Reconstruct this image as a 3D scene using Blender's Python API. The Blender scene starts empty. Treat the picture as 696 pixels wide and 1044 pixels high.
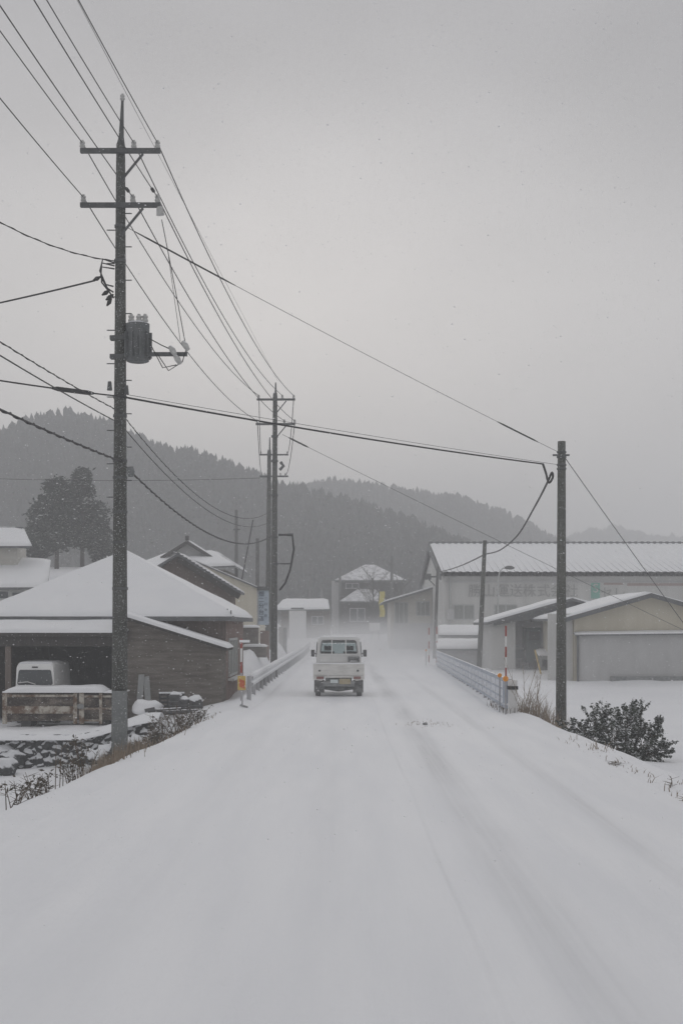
import bpy, math, random
import numpy as np
from mathutils import Vector, noise, Matrix
random.seed(7)
rng = np.random.default_rng(7)
scene = bpy.context.scene
COL = scene.collection
PI = math.pi
# ------------------------------------------------------------------ camera model: eye 2.1 m above the road
F, CX, HY, EYE = 1450.0, 348.0, 638.0, 2.1
def P(px, py, d):
    return Vector(((px - CX) / F * d, d, EYE - (py - HY) / F * d))
def S(t):
    t = max(0.0, min(1.0, t)); return t * t * (3 - 2 * t)
def lerp(a, b, t): return a + (b - a) * t
def interp(x, pts):
    if x <= pts[0][0]: return pts[0][1]
    for (a, b), (c, d) in zip(pts, pts[1:]):
        if x <= c: return b + (d - b) * (x - a) / (c - a)
    return pts[-1][1]

# ------------------------------------------------------------------ materials
def mat(name, c1, c2=None, scale=4.0, rough=0.8, bump=0.0, bscale=None, dust=0.0, dscale=6.0, metal=0.0,
        stretch=(1, 1, 1), speck=0.0, detail=6.0, sharp=None):
    m = bpy.data.materials.new(name); m.use_nodes = True
    nt = m.node_tree; N = nt.nodes; L = nt.links
    b = N['Principled BSDF']
    b.inputs['Roughness'].default_value = rough; b.inputs['Metallic'].default_value = metal
    b.inputs['Specular IOR Level'].default_value = 0.3
    tc = N.new('ShaderNodeTexCoord'); mp = N.new('ShaderNodeMapping')
    mp.inputs['Scale'].default_value = stretch
    geo = N.new('ShaderNodeNewGeometry')
    L.new(tc.outputs['Object'], mp.inputs['Vector'])
    nz = N.new('ShaderNodeTexNoise'); nz.inputs['Scale'].default_value = scale
    nz.inputs['Detail'].default_value = detail; nz.inputs['Roughness'].default_value = 0.62
    L.new(mp.outputs[0], nz.inputs['Vector'])
    rp = N.new('ShaderNodeValToRGB')
    lo, hi = sharp or (0.3, 0.7)
    rp.color_ramp.elements[0].position = lo; rp.color_ramp.elements[1].position = hi
    c2 = c2 or tuple(min(1, v * 1.25) for v in c1)
    rp.color_ramp.elements[0].color = (*c1, 1); rp.color_ramp.elements[1].color = (*c2, 1)
    L.new(nz.outputs['Fac'], rp.inputs['Fac'])
    out = rp.outputs['Color']
    def mixin(fac, col, prev):
        mx = N.new('ShaderNodeMix'); mx.data_type = 'RGBA'
        L.new(fac, mx.inputs['Factor']); L.new(prev, mx.inputs['A']); mx.inputs['B'].default_value = (*col, 1)
        return mx.outputs['Result']
    if dust > 0:      # snow lying on upward faces, broken up by noise
        sp = N.new('ShaderNodeSeparateXYZ'); L.new(geo.outputs['Normal'], sp.inputs[0])
        n2 = N.new('ShaderNodeTexNoise'); n2.inputs['Scale'].default_value = dscale; n2.inputs['Detail'].default_value = 5
        L.new(tc.outputs['Object'], n2.inputs['Vector'])
        a = N.new('ShaderNodeMath'); a.operation = 'MULTIPLY_ADD'
        L.new(sp.outputs['Z'], a.inputs[0]); a.inputs[1].default_value = 0.9
        L.new(n2.outputs['Fac'], a.inputs[2])
        r2 = N.new('ShaderNodeMapRange'); r2.inputs['From Min'].default_value = 1.25 - 0.75 * dust
        r2.inputs['From Max'].default_value = 1.4 - 0.75 * dust
        L.new(a.outputs[0], r2.inputs['Value'])
        out = mixin(r2.outputs[0], (0.8, 0.81, 0.83), out)
    if speck > 0:     # driven snow stuck on to the surface
        n3 = N.new('ShaderNodeTexNoise'); n3.inputs['Scale'].default_value = 48; n3.inputs['Detail'].default_value = 3
        L.new(tc.outputs['Object'], n3.inputs['Vector'])
        r3 = N.new('ShaderNodeMapRange'); r3.inputs['From Min'].default_value = 0.66 - 0.1 * speck
        r3.inputs['From Max'].default_value = 0.74 - 0.1 * speck
        r3.inputs['To Max'].default_value = 0.42
        L.new(n3.outputs['Fac'], r3.inputs['Value'])
        out = mixin(r3.outputs[0], (0.7, 0.71, 0.72), out)
    L.new(out, b.inputs['Base Color'])
    if bump > 0:
        nb = N.new('ShaderNodeTexNoise'); nb.inputs['Scale'].default_value = bscale or scale * 3; nb.inputs['Detail'].default_value = 6
        L.new(mp.outputs[0], nb.inputs['Vector'])
        bp = N.new('ShaderNodeBump'); bp.inputs['Strength'].default_value = bump; bp.inputs['Distance'].default_value = 0.05
        L.new(nb.outputs['Fac'], bp.inputs['Height']); L.new(bp.outputs[0], b.inputs['Normal'])
    return m

M = {}
M['snow'] = mat('snow', (0.87, 0.878, 0.90), (0.925, 0.93, 0.945), 0.6, 0.75, 0.45, 9.0)
M['roofsnow'] = mat('roof_snow', (0.88, 0.888, 0.905), (0.93, 0.935, 0.945), 0.9, 0.75, 0.25, 3.0)
M['thinsnow'] = mat('thin_snow', (0.42, 0.42, 0.43), (0.84, 0.84, 0.86), 1.6, 0.8, 0.3, 8.0, sharp=(0.33, 0.56))
M['concrete'] = mat('weathered_concrete', (0.062, 0.065, 0.059), (0.135, 0.138, 0.127), 5.0, 0.9, 0.3, 30, speck=0.95, stretch=(1, 1, 0.3))
M['concrete_far'] = mat('grey_concrete', (0.10, 0.10, 0.10), (0.17, 0.17, 0.165), 3.0, 0.9, speck=0.2)
M['wood_pole'] = mat('dark_pole', (0.07, 0.074, 0.065), (0.13, 0.133, 0.118), 4.0, 0.9, 0.3, 20, speck=0.95, stretch=(1, 1, 0.3))
M['steel_dark'] = mat('dark_galvanised_steel', (0.09, 0.095, 0.095), (0.16, 0.165, 0.165), 6, 0.6, dust=0.5, metal=0.3)
M['transformer'] = mat('transformer_grey', (0.10, 0.108, 0.11), (0.17, 0.178, 0.18), 5, 0.6, dust=0.45, speck=0.4)
M['porcelain'] = mat('porcelain', (0.42, 0.42, 0.41), (0.62, 0.62, 0.60), 14, 0.35, dust=0.3)
M['cable'] = mat('black_cable', (0.035, 0.035, 0.036), (0.06, 0.06, 0.06), 5, 0.6)
M['wire'] = mat('weathered_wire', (0.05, 0.05, 0.052), (0.08, 0.08, 0.08), 5, 0.6)
M['plate'] = mat('pole_guard_plate', (0.14, 0.15, 0.15), (0.24, 0.25, 0.25), 3, 0.7, speck=0.4)
M['white_paint'] = mat('white_vehicle_paint', (0.80, 0.80, 0.785), (0.86, 0.86, 0.845), 2.5, 0.4, dust=0.25, stretch=(1, 1, 2))
M['grime_paint'] = mat('grimy_white_paint', (0.60, 0.59, 0.56), (0.82, 0.81, 0.78), 3.0, 0.55, stretch=(0.8, 1, 3), dust=0.2)
M['rubber'] = mat('black_rubber', (0.08, 0.082, 0.082), (0.24, 0.24, 0.24), 8, 0.85, speck=1.0)
M['under'] = mat('dark_chassis', (0.15, 0.16, 0.16), (0.36, 0.365, 0.365), 6, 0.85, speck=1.0)
M['red_lens'] = mat('red_lens', (0.20, 0.07, 0.06), (0.34, 0.22, 0.21), 9, 0.4)
M['plate_yellow'] = mat('yellow_number_plate', (0.40, 0.33, 0.19), (0.50, 0.46, 0.36), 10, 0.5)
M['plate_white'] = mat('white_plate', (0.6, 0.66, 0.66), (0.7, 0.74, 0.74), 14, 0.5)
M['seat'] = mat('seat_fabric', (0.03, 0.035, 0.035), (0.06, 0.065, 0.065), 10, 0.9)
M['rust'] = mat('rusty_steel_panel', (0.045, 0.034, 0.028), (0.25, 0.215, 0.18), 3.4, 0.85, 0.3, 18, sharp=(0.45, 0.72), speck=0.5, stretch=(0.8, 1, 1.5))
M['rustframe'] = mat('flaking_cream_steel', (0.14, 0.085, 0.055), (0.50, 0.47, 0.41), 5.0, 0.85, 0.3, 20, sharp=(0.42, 0.60), speck=0.4)
M['brownwall'] = mat('brown_boards', (0.13, 0.105, 0.092), (0.20, 0.165, 0.147), 2.5, 0.9, 0.3, 10, stretch=(6, 6, 0.6))
M['greywall'] = mat('grey_brown_boards', (0.125, 0.110, 0.095), (0.25, 0.225, 0.20), 2.6, 0.9, 0.3, 12, stretch=(0.7, 0.7, 5))
M['fargrey'] = mat('dark_grey_boards', (0.05, 0.05, 0.048), (0.10, 0.098, 0.094), 1.5, 0.9)
M['brickwall'] = mat('reddish_brick', (0.19, 0.125, 0.105), (0.27, 0.21, 0.185), 3, 0.9, 0.3, 12)
M['darkwood'] = mat('dark_wood', (0.045, 0.043, 0.040), (0.085, 0.08, 0.076), 3, 0.9, stretch=(4, 4, 0.5))
M['interior'] = mat('garage_plaster', (0.25, 0.27, 0.28), (0.36, 0.38, 0.39), 1.2, 0.95)
M['beige'] = mat('beige_render', (0.40, 0.38, 0.33), (0.47, 0.45, 0.40), 0.7, 0.9, stretch=(1, 1, 0.4))
M['olive'] = mat('dull_beige_cladding', (0.56, 0.52, 0.42), (0.64, 0.60, 0.50), 0.8, 0.9, stretch=(3, 3, 0.4))
M['cream'] = mat('cream_boards', (0.50, 0.485, 0.44), (0.60, 0.585, 0.54), 1.0, 0.85, stretch=(1, 1, 3))
M['panelgrey'] = mat('grey_corrugated_sheet', (0.46, 0.46, 0.455), (0.53, 0.53, 0.525), 1.5, 0.75, stretch=(1.5, 1, 0.6))
M['whitewall'] = mat('white_wall', (0.52, 0.52, 0.50), (0.62, 0.62, 0.60), 0.9, 0.85, stretch=(1, 1, 0.4))
M['palewall'] = mat('pale_factory_cladding', (0.52, 0.52, 0.50), (0.62, 0.62, 0.60), 0.6, 0.85, stretch=(3, 1, 0.3))
M['roofgrey'] = mat('grey_roof_sheet', (0.13, 0.135, 0.14), (0.19, 0.195, 0.20), 2, 0.7)
M['tile'] = mat('grey_roof_tile', (0.10, 0.105, 0.11), (0.17, 0.175, 0.18), 3, 0.6)
M['glassdark'] = mat('dark_window_glass', (0.06, 0.07, 0.075), (0.10, 0.11, 0.115), 0.8, 0.15)
M['teal'] = mat('teal_cab_paint', (0.10, 0.16, 0.165), (0.15, 0.21, 0.21), 2, 0.5, speck=0.3)
M['frame'] = mat('aluminium_frame', (0.42, 0.43, 0.42), (0.5, 0.51, 0.5), 4, 0.5)
M['curtain'] = mat('striped_window_slats', (0.22, 0.23, 0.22), (0.38, 0.39, 0.37), 3, 0.8, stretch=(6, 6, 0.3))
M['railblue'] = mat('pale_blue_rail_paint', (0.36, 0.41, 0.48), (0.50, 0.54, 0.60), 4, 0.5, dust=0.5)
M['railpanel'] = mat('white_blue_mesh_panel', (0.68, 0.71, 0.77), (0.80, 0.82, 0.86), 3, 0.6, dust=0.5)
M['railwhite'] = mat('white_guardrail_steel', (0.58, 0.59, 0.60), (0.74, 0.75, 0.76), 3, 0.55, dust=0.7)
M['postgrey'] = mat('guardrail_post', (0.32, 0.32, 0.33), (0.46, 0.46, 0.47), 3, 0.6)
M['orange'] = mat('orange_reflector', (0.75, 0.27, 0.02), (0.85, 0.36, 0.05), 10, 0.35)
M['red'] = mat('red_paint', (0.30, 0.05, 0.04), (0.40, 0.10, 0.085), 6, 0.5)
M['signred'] = mat('orange_red_sheeting', (0.50, 0.10, 0.035), (0.58, 0.17, 0.07), 6, 0.4)
M['yellow'] = mat('yellow_sheeting', (0.55, 0.38, 0.10), (0.62, 0.46, 0.16), 6, 0.45)
M['white'] = mat('white_paint', (0.68, 0.68, 0.67), (0.78, 0.78, 0.77), 6, 0.5)
M['black'] = mat('black_paint', (0.025, 0.025, 0.025), (0.05, 0.05, 0.05), 6, 0.5)
M['banner'] = mat('yellow_cloth', (0.58, 0.50, 0.10), (0.70, 0.62, 0.22), 2, 0.9)
M['signblue'] = mat('pale_blue_sign_board', (0.40, 0.48, 0.56), (0.50, 0.57, 0.63), 3, 0.6)
M['signink'] = mat('dark_blue_lettering', (0.05, 0.08, 0.13), (0.08, 0.11, 0.16), 3, 0.6)
M['facadeink'] = mat('grey_facade_lettering', (0.33, 0.33, 0.32), (0.41, 0.41, 0.40), 3, 0.6)
M['faceink_red'] = mat('faded_red_lettering', (0.36, 0.28, 0.26), (0.42, 0.34, 0.32), 3, 0.6)
M['logo'] = mat('green_logo_paint', (0.17, 0.40, 0.33), (0.24, 0.46, 0.39), 3, 0.6)
M['bark'] = mat('bark', (0.055, 0.05, 0.045), (0.10, 0.09, 0.08), 5, 0.95, stretch=(3, 3, 0.5), dust=0.25)
M['needles'] = mat('dark_conifer_needles', (0.022, 0.033, 0.026), (0.055, 0.068, 0.056), 1.3, 0.9, dust=0.05)
M['hillneedles'] = mat('hill_conifers', (0.012, 0.017, 0.016), (0.060, 0.066, 0.066), 0.28, 0.95)
M['shrubleaf'] = mat('dark_evergreen_leaf', (0.018, 0.028, 0.018), (0.055, 0.068, 0.045), 5, 0.6, dust=0.42, dscale=9)
M['weedleaf'] = mat('withered_leaf', (0.045, 0.045, 0.035), (0.12, 0.10, 0.075), 6, 0.9, dust=0.15)
M['straw'] = mat('dry_straw', (0.17, 0.13, 0.095), (0.36, 0.30, 0.235), 3, 0.95, dust=0.1)
M['twig'] = mat('dry_twig', (0.075, 0.060, 0.045), (0.17, 0.13, 0.095), 5, 0.95, dust=0.2)
M['stone'] = mat('dark_field_stone', (0.028, 0.032, 0.034), (0.085, 0.09, 0.092), 5, 0.9, 0.4, 20, dust=0.80, dscale=5, speck=0.3)
M['timber'] = mat('grey_old_timber', (0.055, 0.058, 0.06), (0.13, 0.13, 0.13), 5, 0.9, dust=0.3)
M['palewood'] = mat('pale_board', (0.26, 0.27, 0.27), (0.36, 0.37, 0.37), 3, 0.8, stretch=(1, 1, 0.3))
M['flake'] = bpy.data.materials.new('snowflake'); M['flake'].use_nodes = True
_N = M['flake'].node_tree.nodes; _L = M['flake'].node_tree.links; _N.remove(_N['Principled BSDF'])
_d = _N.new('ShaderNodeBsdfDiffuse'); _t = _N.new('ShaderNodeBsdfTranslucent'); _m = _N.new('ShaderNodeMixShader')
_d.inputs[0].default_value = _t.inputs[0].default_value = (.95, .95, .96, 1)
_L.new(_d.outputs[0], _m.inputs[1]); _L.new(_t.outputs[0], _m.inputs[2]); _L.new(_m.outputs[0], _N['Material Output'].inputs['Surface'])
M['hillground'] = mat('hill_floor', (0.04, 0.045, 0.042), (0.16, 0.165, 0.165), 0.12, 0.95)

def glass_mat():
    m = bpy.data.materials.new('vehicle_glass'); m.use_nodes = True
    N = m.node_tree.nodes; L = m.node_tree.links
    N.remove(N['Principled BSDF'])
    t = N.new('ShaderNodeBsdfTransparent'); t.inputs[0].default_value = (0.80, 0.84, 0.84, 1)
    g = N.new('ShaderNodeBsdfGlossy'); g.inputs['Roughness'].default_value = 0.08; g.inputs[0].default_value = (0.8, 0.8, 0.8, 1)
    f = N.new('ShaderNodeFresnel'); f.inputs[0].default_value = 1.5
    mx = N.new('ShaderNodeMixShader')
    L.new(f.outputs[0], mx.inputs[0]); L.new(t.outputs[0], mx.inputs[1]); L.new(g.outputs[0], mx.inputs[2])
    L.new(mx.outputs[0], N['Material Output'].inputs['Surface'])
    return m
M['glass'] = glass_mat()

# ------------------------------------------------------------------ mesh collector (world coordinates)
def world_loc(o):
    v = Vector((0, 0, 0))
    while o is not None:
        v = v + o.location; o = o.parent
    return v
class MB:
    def __init__(s): s.v = []; s.f = []
    def add(s, vs, fs):
        n = len(s.v); s.v += [tuple(v) for v in vs]; s.f += [tuple(i + n for i in f) for f in fs]; return s
    def box(s, x0, x1, y0, y1, z0, z1):
        vs = [(x, y, z) for z in (z0, z1) for y in (y0, y1) for x in (x0, x1)]
        return s.add(vs, [(0, 2, 3, 1), (4, 5, 7, 6), (0, 1, 5, 4), (2, 6, 7, 3), (0, 4, 6, 2), (1, 3, 7, 5)])
    def bar(s, a, b, w, h=None, up=(0, 0, 1)):
        h = h or w; a = Vector(a); b = Vector(b); d = (b - a).normalized()
        u = Vector(up)
        if abs(d.dot(u)) > 0.98: u = Vector((0, 1, 0))
        r = d.cross(u).normalized(); u = r.cross(d)
        vs = []
        for p in (a, b):
            for i, j in ((-1, -1), (1, -1), (1, 1), (-1, 1)):
                vs.append(p + r * (i * w / 2) + u * (j * h / 2))
        return s.add(vs, [(3, 2, 1, 0), (4, 5, 6, 7), (0, 1, 5, 4), (1, 2, 6, 5), (2, 3, 7, 6), (3, 0, 4, 7)])
    def tube(s, pts, rad, n=8, cap=True):
        pts = [Vector(p) for p in pts]
        if not hasattr(rad, '__len__'): rad = [rad] * len(pts)
        vs, fs = [], []
        prev = None
        for i, p in enumerate(pts):
            d = (pts[min(i + 1, len(pts) - 1)] - pts[max(i - 1, 0)])
            d = d.normalized() if d.length > 1e-9 else Vector((0, 0, 1))
            if prev is None:
                u = Vector((0, 0, 1)) if abs(d.z) < 0.95 else Vector((1, 0, 0))
                r = d.cross(u).normalized()
            else:
                r = (prev - d * prev.dot(d)).normalized()
            prev = r; u = r.cross(d)
            for k in range(n):
                a = 2 * PI * k / n
                vs.append(p + (r * math.cos(a) + u * math.sin(a)) * rad[i])
        for i in range(len(pts) - 1):
            for k in range(n):
                k2 = (k + 1) % n
                fs.append((i * n + k, i * n + k2, (i + 1) * n + k2, (i + 1) * n + k))
        if cap:
            fs.append(tuple(range(n - 1, -1, -1))); fs.append(tuple((len(pts) - 1) * n + k for k in range(n)))
        return s.add(vs, fs)
    def prism(s, poly, off):          # polygon (list of points) extruded by the vector off
        n = len(poly); off = Vector(off)
        vs = [Vector(p) for p in poly] + [Vector(p) + off for p in poly]
        fs = [tuple(range(n - 1, -1, -1)), tuple(range(n, 2 * n))] + [(i, (i + 1) % n, n + (i + 1) % n, n + i) for i in range(n)]
        return s.add(vs, fs)
    def loft(s, loops, closed=True, cap0=True, cap1=True):
        n = len(loops[0]); vs = [v for l in loops for v in l]; fs = []
        for i in range(len(loops) - 1):
            for k in range(n):
                k2 = (k + 1) % n
                fs.append((i * n + k, i * n + k2, (i + 1) * n + k2, (i + 1) * n + k))
        if cap0: fs.append(tuple(range(n - 1, -1, -1)))
        if cap1: fs.append(tuple((len(loops) - 1) * n + k for k in range(n)))
        return s.add(vs, fs)
    def grid(s, fn, nu, nv):
        vs = [fn(i / nu, j / nv) for j in range(nv + 1) for i in range(nu + 1)]
        fs = [(j * (nu + 1) + i, j * (nu + 1) + i + 1, (j + 1) * (nu + 1) + i + 1, (j + 1) * (nu + 1) + i) for j in range(nv) for i in range(nu)]
        return s.add(vs, fs)
    def blob(s, c, r, sq=(1, 1, 1), seed=0, rough=0.25, nu=12, nv=8):
        c = Vector(c); vs = []
        fs = []
        for j in range(nv + 1):
            th = PI * j / nv
            for i in range(nu):
                ph = 2 * PI * i / nu
                d = Vector((math.sin(th) * math.cos(ph), math.sin(th) * math.sin(ph), math.cos(th)))
                k = r * (1 + rough * noise.noise(d * 1.7 + Vector((seed * 3.1, seed * 1.7, 0))))
                vs.append(c + Vector((d.x * sq[0], d.y * sq[1], d.z * sq[2])) * k)
        for j in range(nv):
            for i in range(nu):
                i2 = (i + 1) % nu
                fs.append((j * nu + i, (j + 1) * nu + i, (j + 1) * nu + i2, j * nu + i2))
        return s.add(vs, fs)
    def build(s, name, m, parent=None, loc=None, smooth=False, autosmooth=None):
        me = bpy.data.meshes.new(name)
        if parent is not None: base = world_loc(parent)
        elif loc is not None: base = Vector(loc)
        else:
            a = np.array(s.v); base = Vector(((a[:, 0].min() + a[:, 0].max()) / 2, (a[:, 1].min() + a[:, 1].max()) / 2, a[:, 2].min()))
        me.from_pydata([(v[0] - base.x, v[1] - base.y, v[2] - base.z) for v in s.v], [], s.f)
        me.materials.append(M[m] if isinstance(m, str) else m)
        if smooth: me.polygons.foreach_set('use_smooth', [True] * len(me.polygons))
        me.update()
        o = bpy.data.objects.new(name, me); COL.objects.link(o)
        if parent is not None: o.parent = parent
        else: o.location = base
        return o
def tag(o, label=None, cat=None, group=None, kind=None):
    if label: o['label'] = label
    if cat: o['category'] = cat
    if group: o['group'] = group
    if kind: o['kind'] = kind
    return o
def thing(name, loc, label, cat, group=None):
    o = bpy.data.objects.new(name, None); COL.objects.link(o); o.location = Vector(loc); o.empty_display_size = 0.2
    return tag(o, label, cat, group)
def fast_mesh(name, V, Fc, m, kind=None, quad=True, smooth=False):
    me = bpy.data.meshes.new(name)
    k = Fc.shape[1]
    me.vertices.add(len(V)); me.vertices.foreach_set('co', np.ascontiguousarray(V, dtype=np.float32).ravel())
    me.loops.add(Fc.size); me.loops.foreach_set('vertex_index', np.ascontiguousarray(Fc, dtype=np.int32).ravel())
    me.polygons.add(len(Fc)); me.polygons.foreach_set('loop_start', np.arange(0, Fc.size, k, dtype=np.int32))
    me.update(calc_edges=True); me.validate()
    if smooth: me.polygons.foreach_set('use_smooth', [True] * len(me.polygons))
    me.materials.append(M[m] if isinstance(m, str) else m)
    o = bpy.data.objects.new(name, me); COL.objects.link(o)
    if kind: o['kind'] = kind
    return o

# ------------------------------------------------------------------ terrain
def xl(y): return interp(y, [(15, -3.62), (24, -3.12), (30, -2.85), (35, -2.62), (200, -2.9)])
def xr(y): return interp(y, [(19, 4.45), (35, 4.15), (72, 5.1), (120, 6.2), (200, 7.5)])
def zr(y): return 1.25 * S((y - 85) / 75) + 1.2 * S((y - 150) / 150)
def ground_z(x, y):
    z = zr(y)
    a, b = xl(y), xr(y)
    if x < a:
        t = a - x
        near = -1.5 * S(t / 2.7)
        yard = -0.62 * S(t / 3.3)
        k = S((y - 35.95) / 0.5)
        z += lerp(near, yard, k) * (1 - S((y - 52) / 25))
        z += 1.25 * S((y - 45) / 13) * S((t - .2) / .9) * (1 - S((y - 75) / 40)) * S((6.5 + x) / 2.5)
        z += 6.2 * S((y - 60) / 45) * S((-x - 6.5) / 9)
    elif x > b:
        t = x - b
        z += -0.68 * S(t / 1.7) * (1 - S((y - 40) / 24))
    off = max(a - x, x - b, 0)
    k = S(off / 0.8)
    if y < 130:
        z += k * (0.10 * noise.noise(Vector((x * 0.55, y * 0.4, 0.3))) + 0.05 * noise.noise(Vector((x * 1.6, y * 1.3, 5.0))))
        z += 0.012 * noise.noise(Vector((x * 0.9, y * 0.35, 2.2)))
    # snow ridge ploughed along the edges
    ridge = math.exp(-((x - a + 0.05) / 0.35) ** 2) + math.exp(-((x - b - 0.05) / 0.4) ** 2)
    z += 0.20 * math.exp(-((x - a - .12) / 0.3) ** 2) * S((y - 35.5) / 3) * (1 - S((y - 90) / 30))
    z += ridge * (0.05 + 0.07 * noise.noise(Vector((x * 0.8, y * 0.45, 9.0)))) * (1 - S((y - 70) / 40))
    return z
def axis(lo, hi, fine0, fine1, step, growth):
    v = list(np.arange(fine0, fine1 + 1e-6, step))
    s = step; x = fine1
    while x < hi:
        s *= growth; x = min(hi, x + s); v.append(x)
    s = step; x = fine0
    while x > lo:
        s *= growth; x = max(lo, x - s); v.insert(0, x)
    return np.array(v)
ax = axis(-640, 640, -9.0, 9.0, 0.16, 1.09)
ay = axis(-60, 860, 4.0, 58, 0.25, 1.06)
V = np.array([(x, y, ground_z(x, y)) for y in ay for x in ax])
nx, ny = len(ax), len(ay)
ii, jj = np.meshgrid(np.arange(nx - 1), np.arange(ny - 1))
q = (jj * nx + ii).ravel()
Fc = np.stack([q, q + 1, q + nx + 1, q + nx], 1)
o = fast_mesh('snowy_ground', V, Fc, 'snow', 'structure', smooth=True)

# road: packed snow sheet with wheel tracks, a separate strip above the ground
def road_mat():
    m = bpy.data.materials.new('packed_road_snow'); m.use_nodes = True
    N = m.node_tree.nodes; L = m.node_tree.links; b = N['Principled BSDF']
    b.inputs['Roughness'].default_value = 0.7; b.inputs['Specular IOR Level'].default_value = 0.3
    tc = N.new('ShaderNodeTexCoord'); sep = N.new('ShaderNodeSeparateXYZ'); L.new(tc.outputs['Object'], sep.inputs[0])
    def nz(scale, st, det=5):
        mp = N.new('ShaderNodeMapping'); mp.inputs['Scale'].default_value = st; L.new(tc.outputs['Object'], mp.inputs[0])
        n = N.new('ShaderNodeTexNoise'); n.inputs['Scale'].default_value = scale; n.inputs['Detail'].default_value = det
        L.new(mp.outputs[0], n.inputs['Vector']); return n.outputs['Fac']
    def mth(op, a, b_=None, c=None, clamp=False):
        n = N.new('ShaderNodeMath'); n.operation = op; n.use_clamp = clamp
        for i, v in enumerate((a, b_, c)):
            if v is None: continue
            if hasattr(v, 'default_value') or hasattr(v, 'is_linked'): L.new(v, n.inputs[i])
            else: n.inputs[i].default_value = v
        return n.outputs[0]
    wob = mth('MULTIPLY_ADD', nz(0.10, (1, .6, 1), 2), 0.22, -0.11)
    xx = mth('ADD', sep.outputs['X'], wob)
    def band(x0, w):
        d = mth('ABSOLUTE', mth('SUBTRACT', xx, x0))
        mr = N.new('ShaderNodeMapRange'); mr.interpolation_type = 'SMOOTHERSTEP'
        mr.inputs['From Min'].default_value = 0; mr.inputs['From Max'].default_value = w
        mr.inputs['To Min'].default_value = 1; mr.inputs['To Max'].default_value = 0
        L.new(d, mr.inputs['Value']); return mr.outputs[0]
    streak = nz(1.0, (14, 0.16, 1), 7); patch = nz(0.45, (1.4, 0.22, 1), 6)
    pm = N.new('ShaderNodeMapRange'); pm.inputs['From Min'].default_value = 0.30; pm.inputs['From Max'].default_value = 0.68
    L.new(patch, pm.inputs['Value'])
    tot = None
    for x0, w, k in ((1.42, 0.42, 0.80), (0.86, 0.035, 0.28), (2.75, 0.22, 0.4), (-0.15, 0.30, 0.16), (-1.55, 0.30, 0.16)):
        v = mth('MULTIPLY', band(x0, w), k)
        tot = v if tot is None else mth('ADD', tot, v)
    tot = mth('MULTIPLY', tot, mth('MULTIPLY', streak, 1.7))
    ym = N.new('ShaderNodeMapRange'); ym.interpolation_type = 'SMOOTHSTEP'; ym.inputs['From Min'].default_value = 6.5; ym.inputs['From Max'].default_value = 14
    ym.inputs['To Min'].default_value = .35; L.new(sep.outputs['Y'], ym.inputs['Value'])
    fac = mth('MULTIPLY', mth('MULTIPLY', tot, ym.outputs[0]), pm.outputs[0], clamp=True)
    r = N.new('ShaderNodeValToRGB')
    r.color_ramp.elements[0].color = (0.87, 0.878, 0.90, 1); r.color_ramp.elements[1].color = (0.925, 0.93, 0.945, 1)
    r.color_ramp.elements[0].position = 0.35; r.color_ramp.elements[1].position = 0.65
    L.new(nz(0.7, (3.0, 0.3, 1)), r.inputs[0])
    mx = N.new('ShaderNodeMix'); mx.data_type = 'RGBA'; L.new(mth('MULTIPLY', fac, 1.0), mx.inputs['Factor'])
    L.new(r.outputs[0], mx.inputs['A']); mx.inputs['B'].default_value = (0.54, 0.545, 0.56, 1)
    L.new(mx.outputs['Result'], b.inputs['Base Color'])
    h = mth('ADD', mth('MULTIPLY', nz(5, (1, 0.6, 1), 6), 0.5), mth('MULTIPLY', streak, 0.5))
    h = mth('ADD', h, mth('MULTIPLY', nz(22, (1, 1, 1), 4), .22))
    h = mth('SUBTRACT', h, mth('MULTIPLY', tot, 0.6))
    bp = N.new('ShaderNodeBump'); bp.inputs['Strength'].default_value = 0.4; bp.inputs['Distance'].default_value = 0.04
    L.new(h, bp.inputs['Height']); L.new(bp.outputs[0], b.inputs['Normal'])
    return m
M['road'] = road_mat()
rb = MB()
ry = list(np.arange(-40, 60, 0.5)) + list(np.arange(60, 240, 3.0))
NX = 44
for y in ry:
    a, b = xl(y) - 0.02, xr(y) + 0.02
    for i in range(NX + 1):
        u = i / NX; x = lerp(a, b, u)
        e = min(u, 1 - u) * (b - a)
        groove = 0.012 * math.exp(-((x - 1.42) / 0.18) ** 2) + 0.003 * math.exp(-((x - 0.86) / 0.04) ** 2) + 0.006 * (math.exp(-((x + 0.15) / 0.18) ** 2) + math.exp(-((x + 1.55) / 0.18) ** 2))
        z = zr(y) + 0.055 - 0.16 * (1 - S(e / 0.55)) + 0.02 * noise.noise(Vector((x * 0.8, y * 0.3, 1))) - groove * 0.9
        rb.v.append((x, y, z))
n = NX + 1
rb.f = [(j * n + i, j * n + i + 1, (j + 1) * n + i + 1, (j + 1) * n + i) for j in range(len(ry) - 1) for i in range(NX)]
tag(rb.build('snow_covered_road', 'road', loc=(0, 0, 0), smooth=True), kind='structure')

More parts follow.
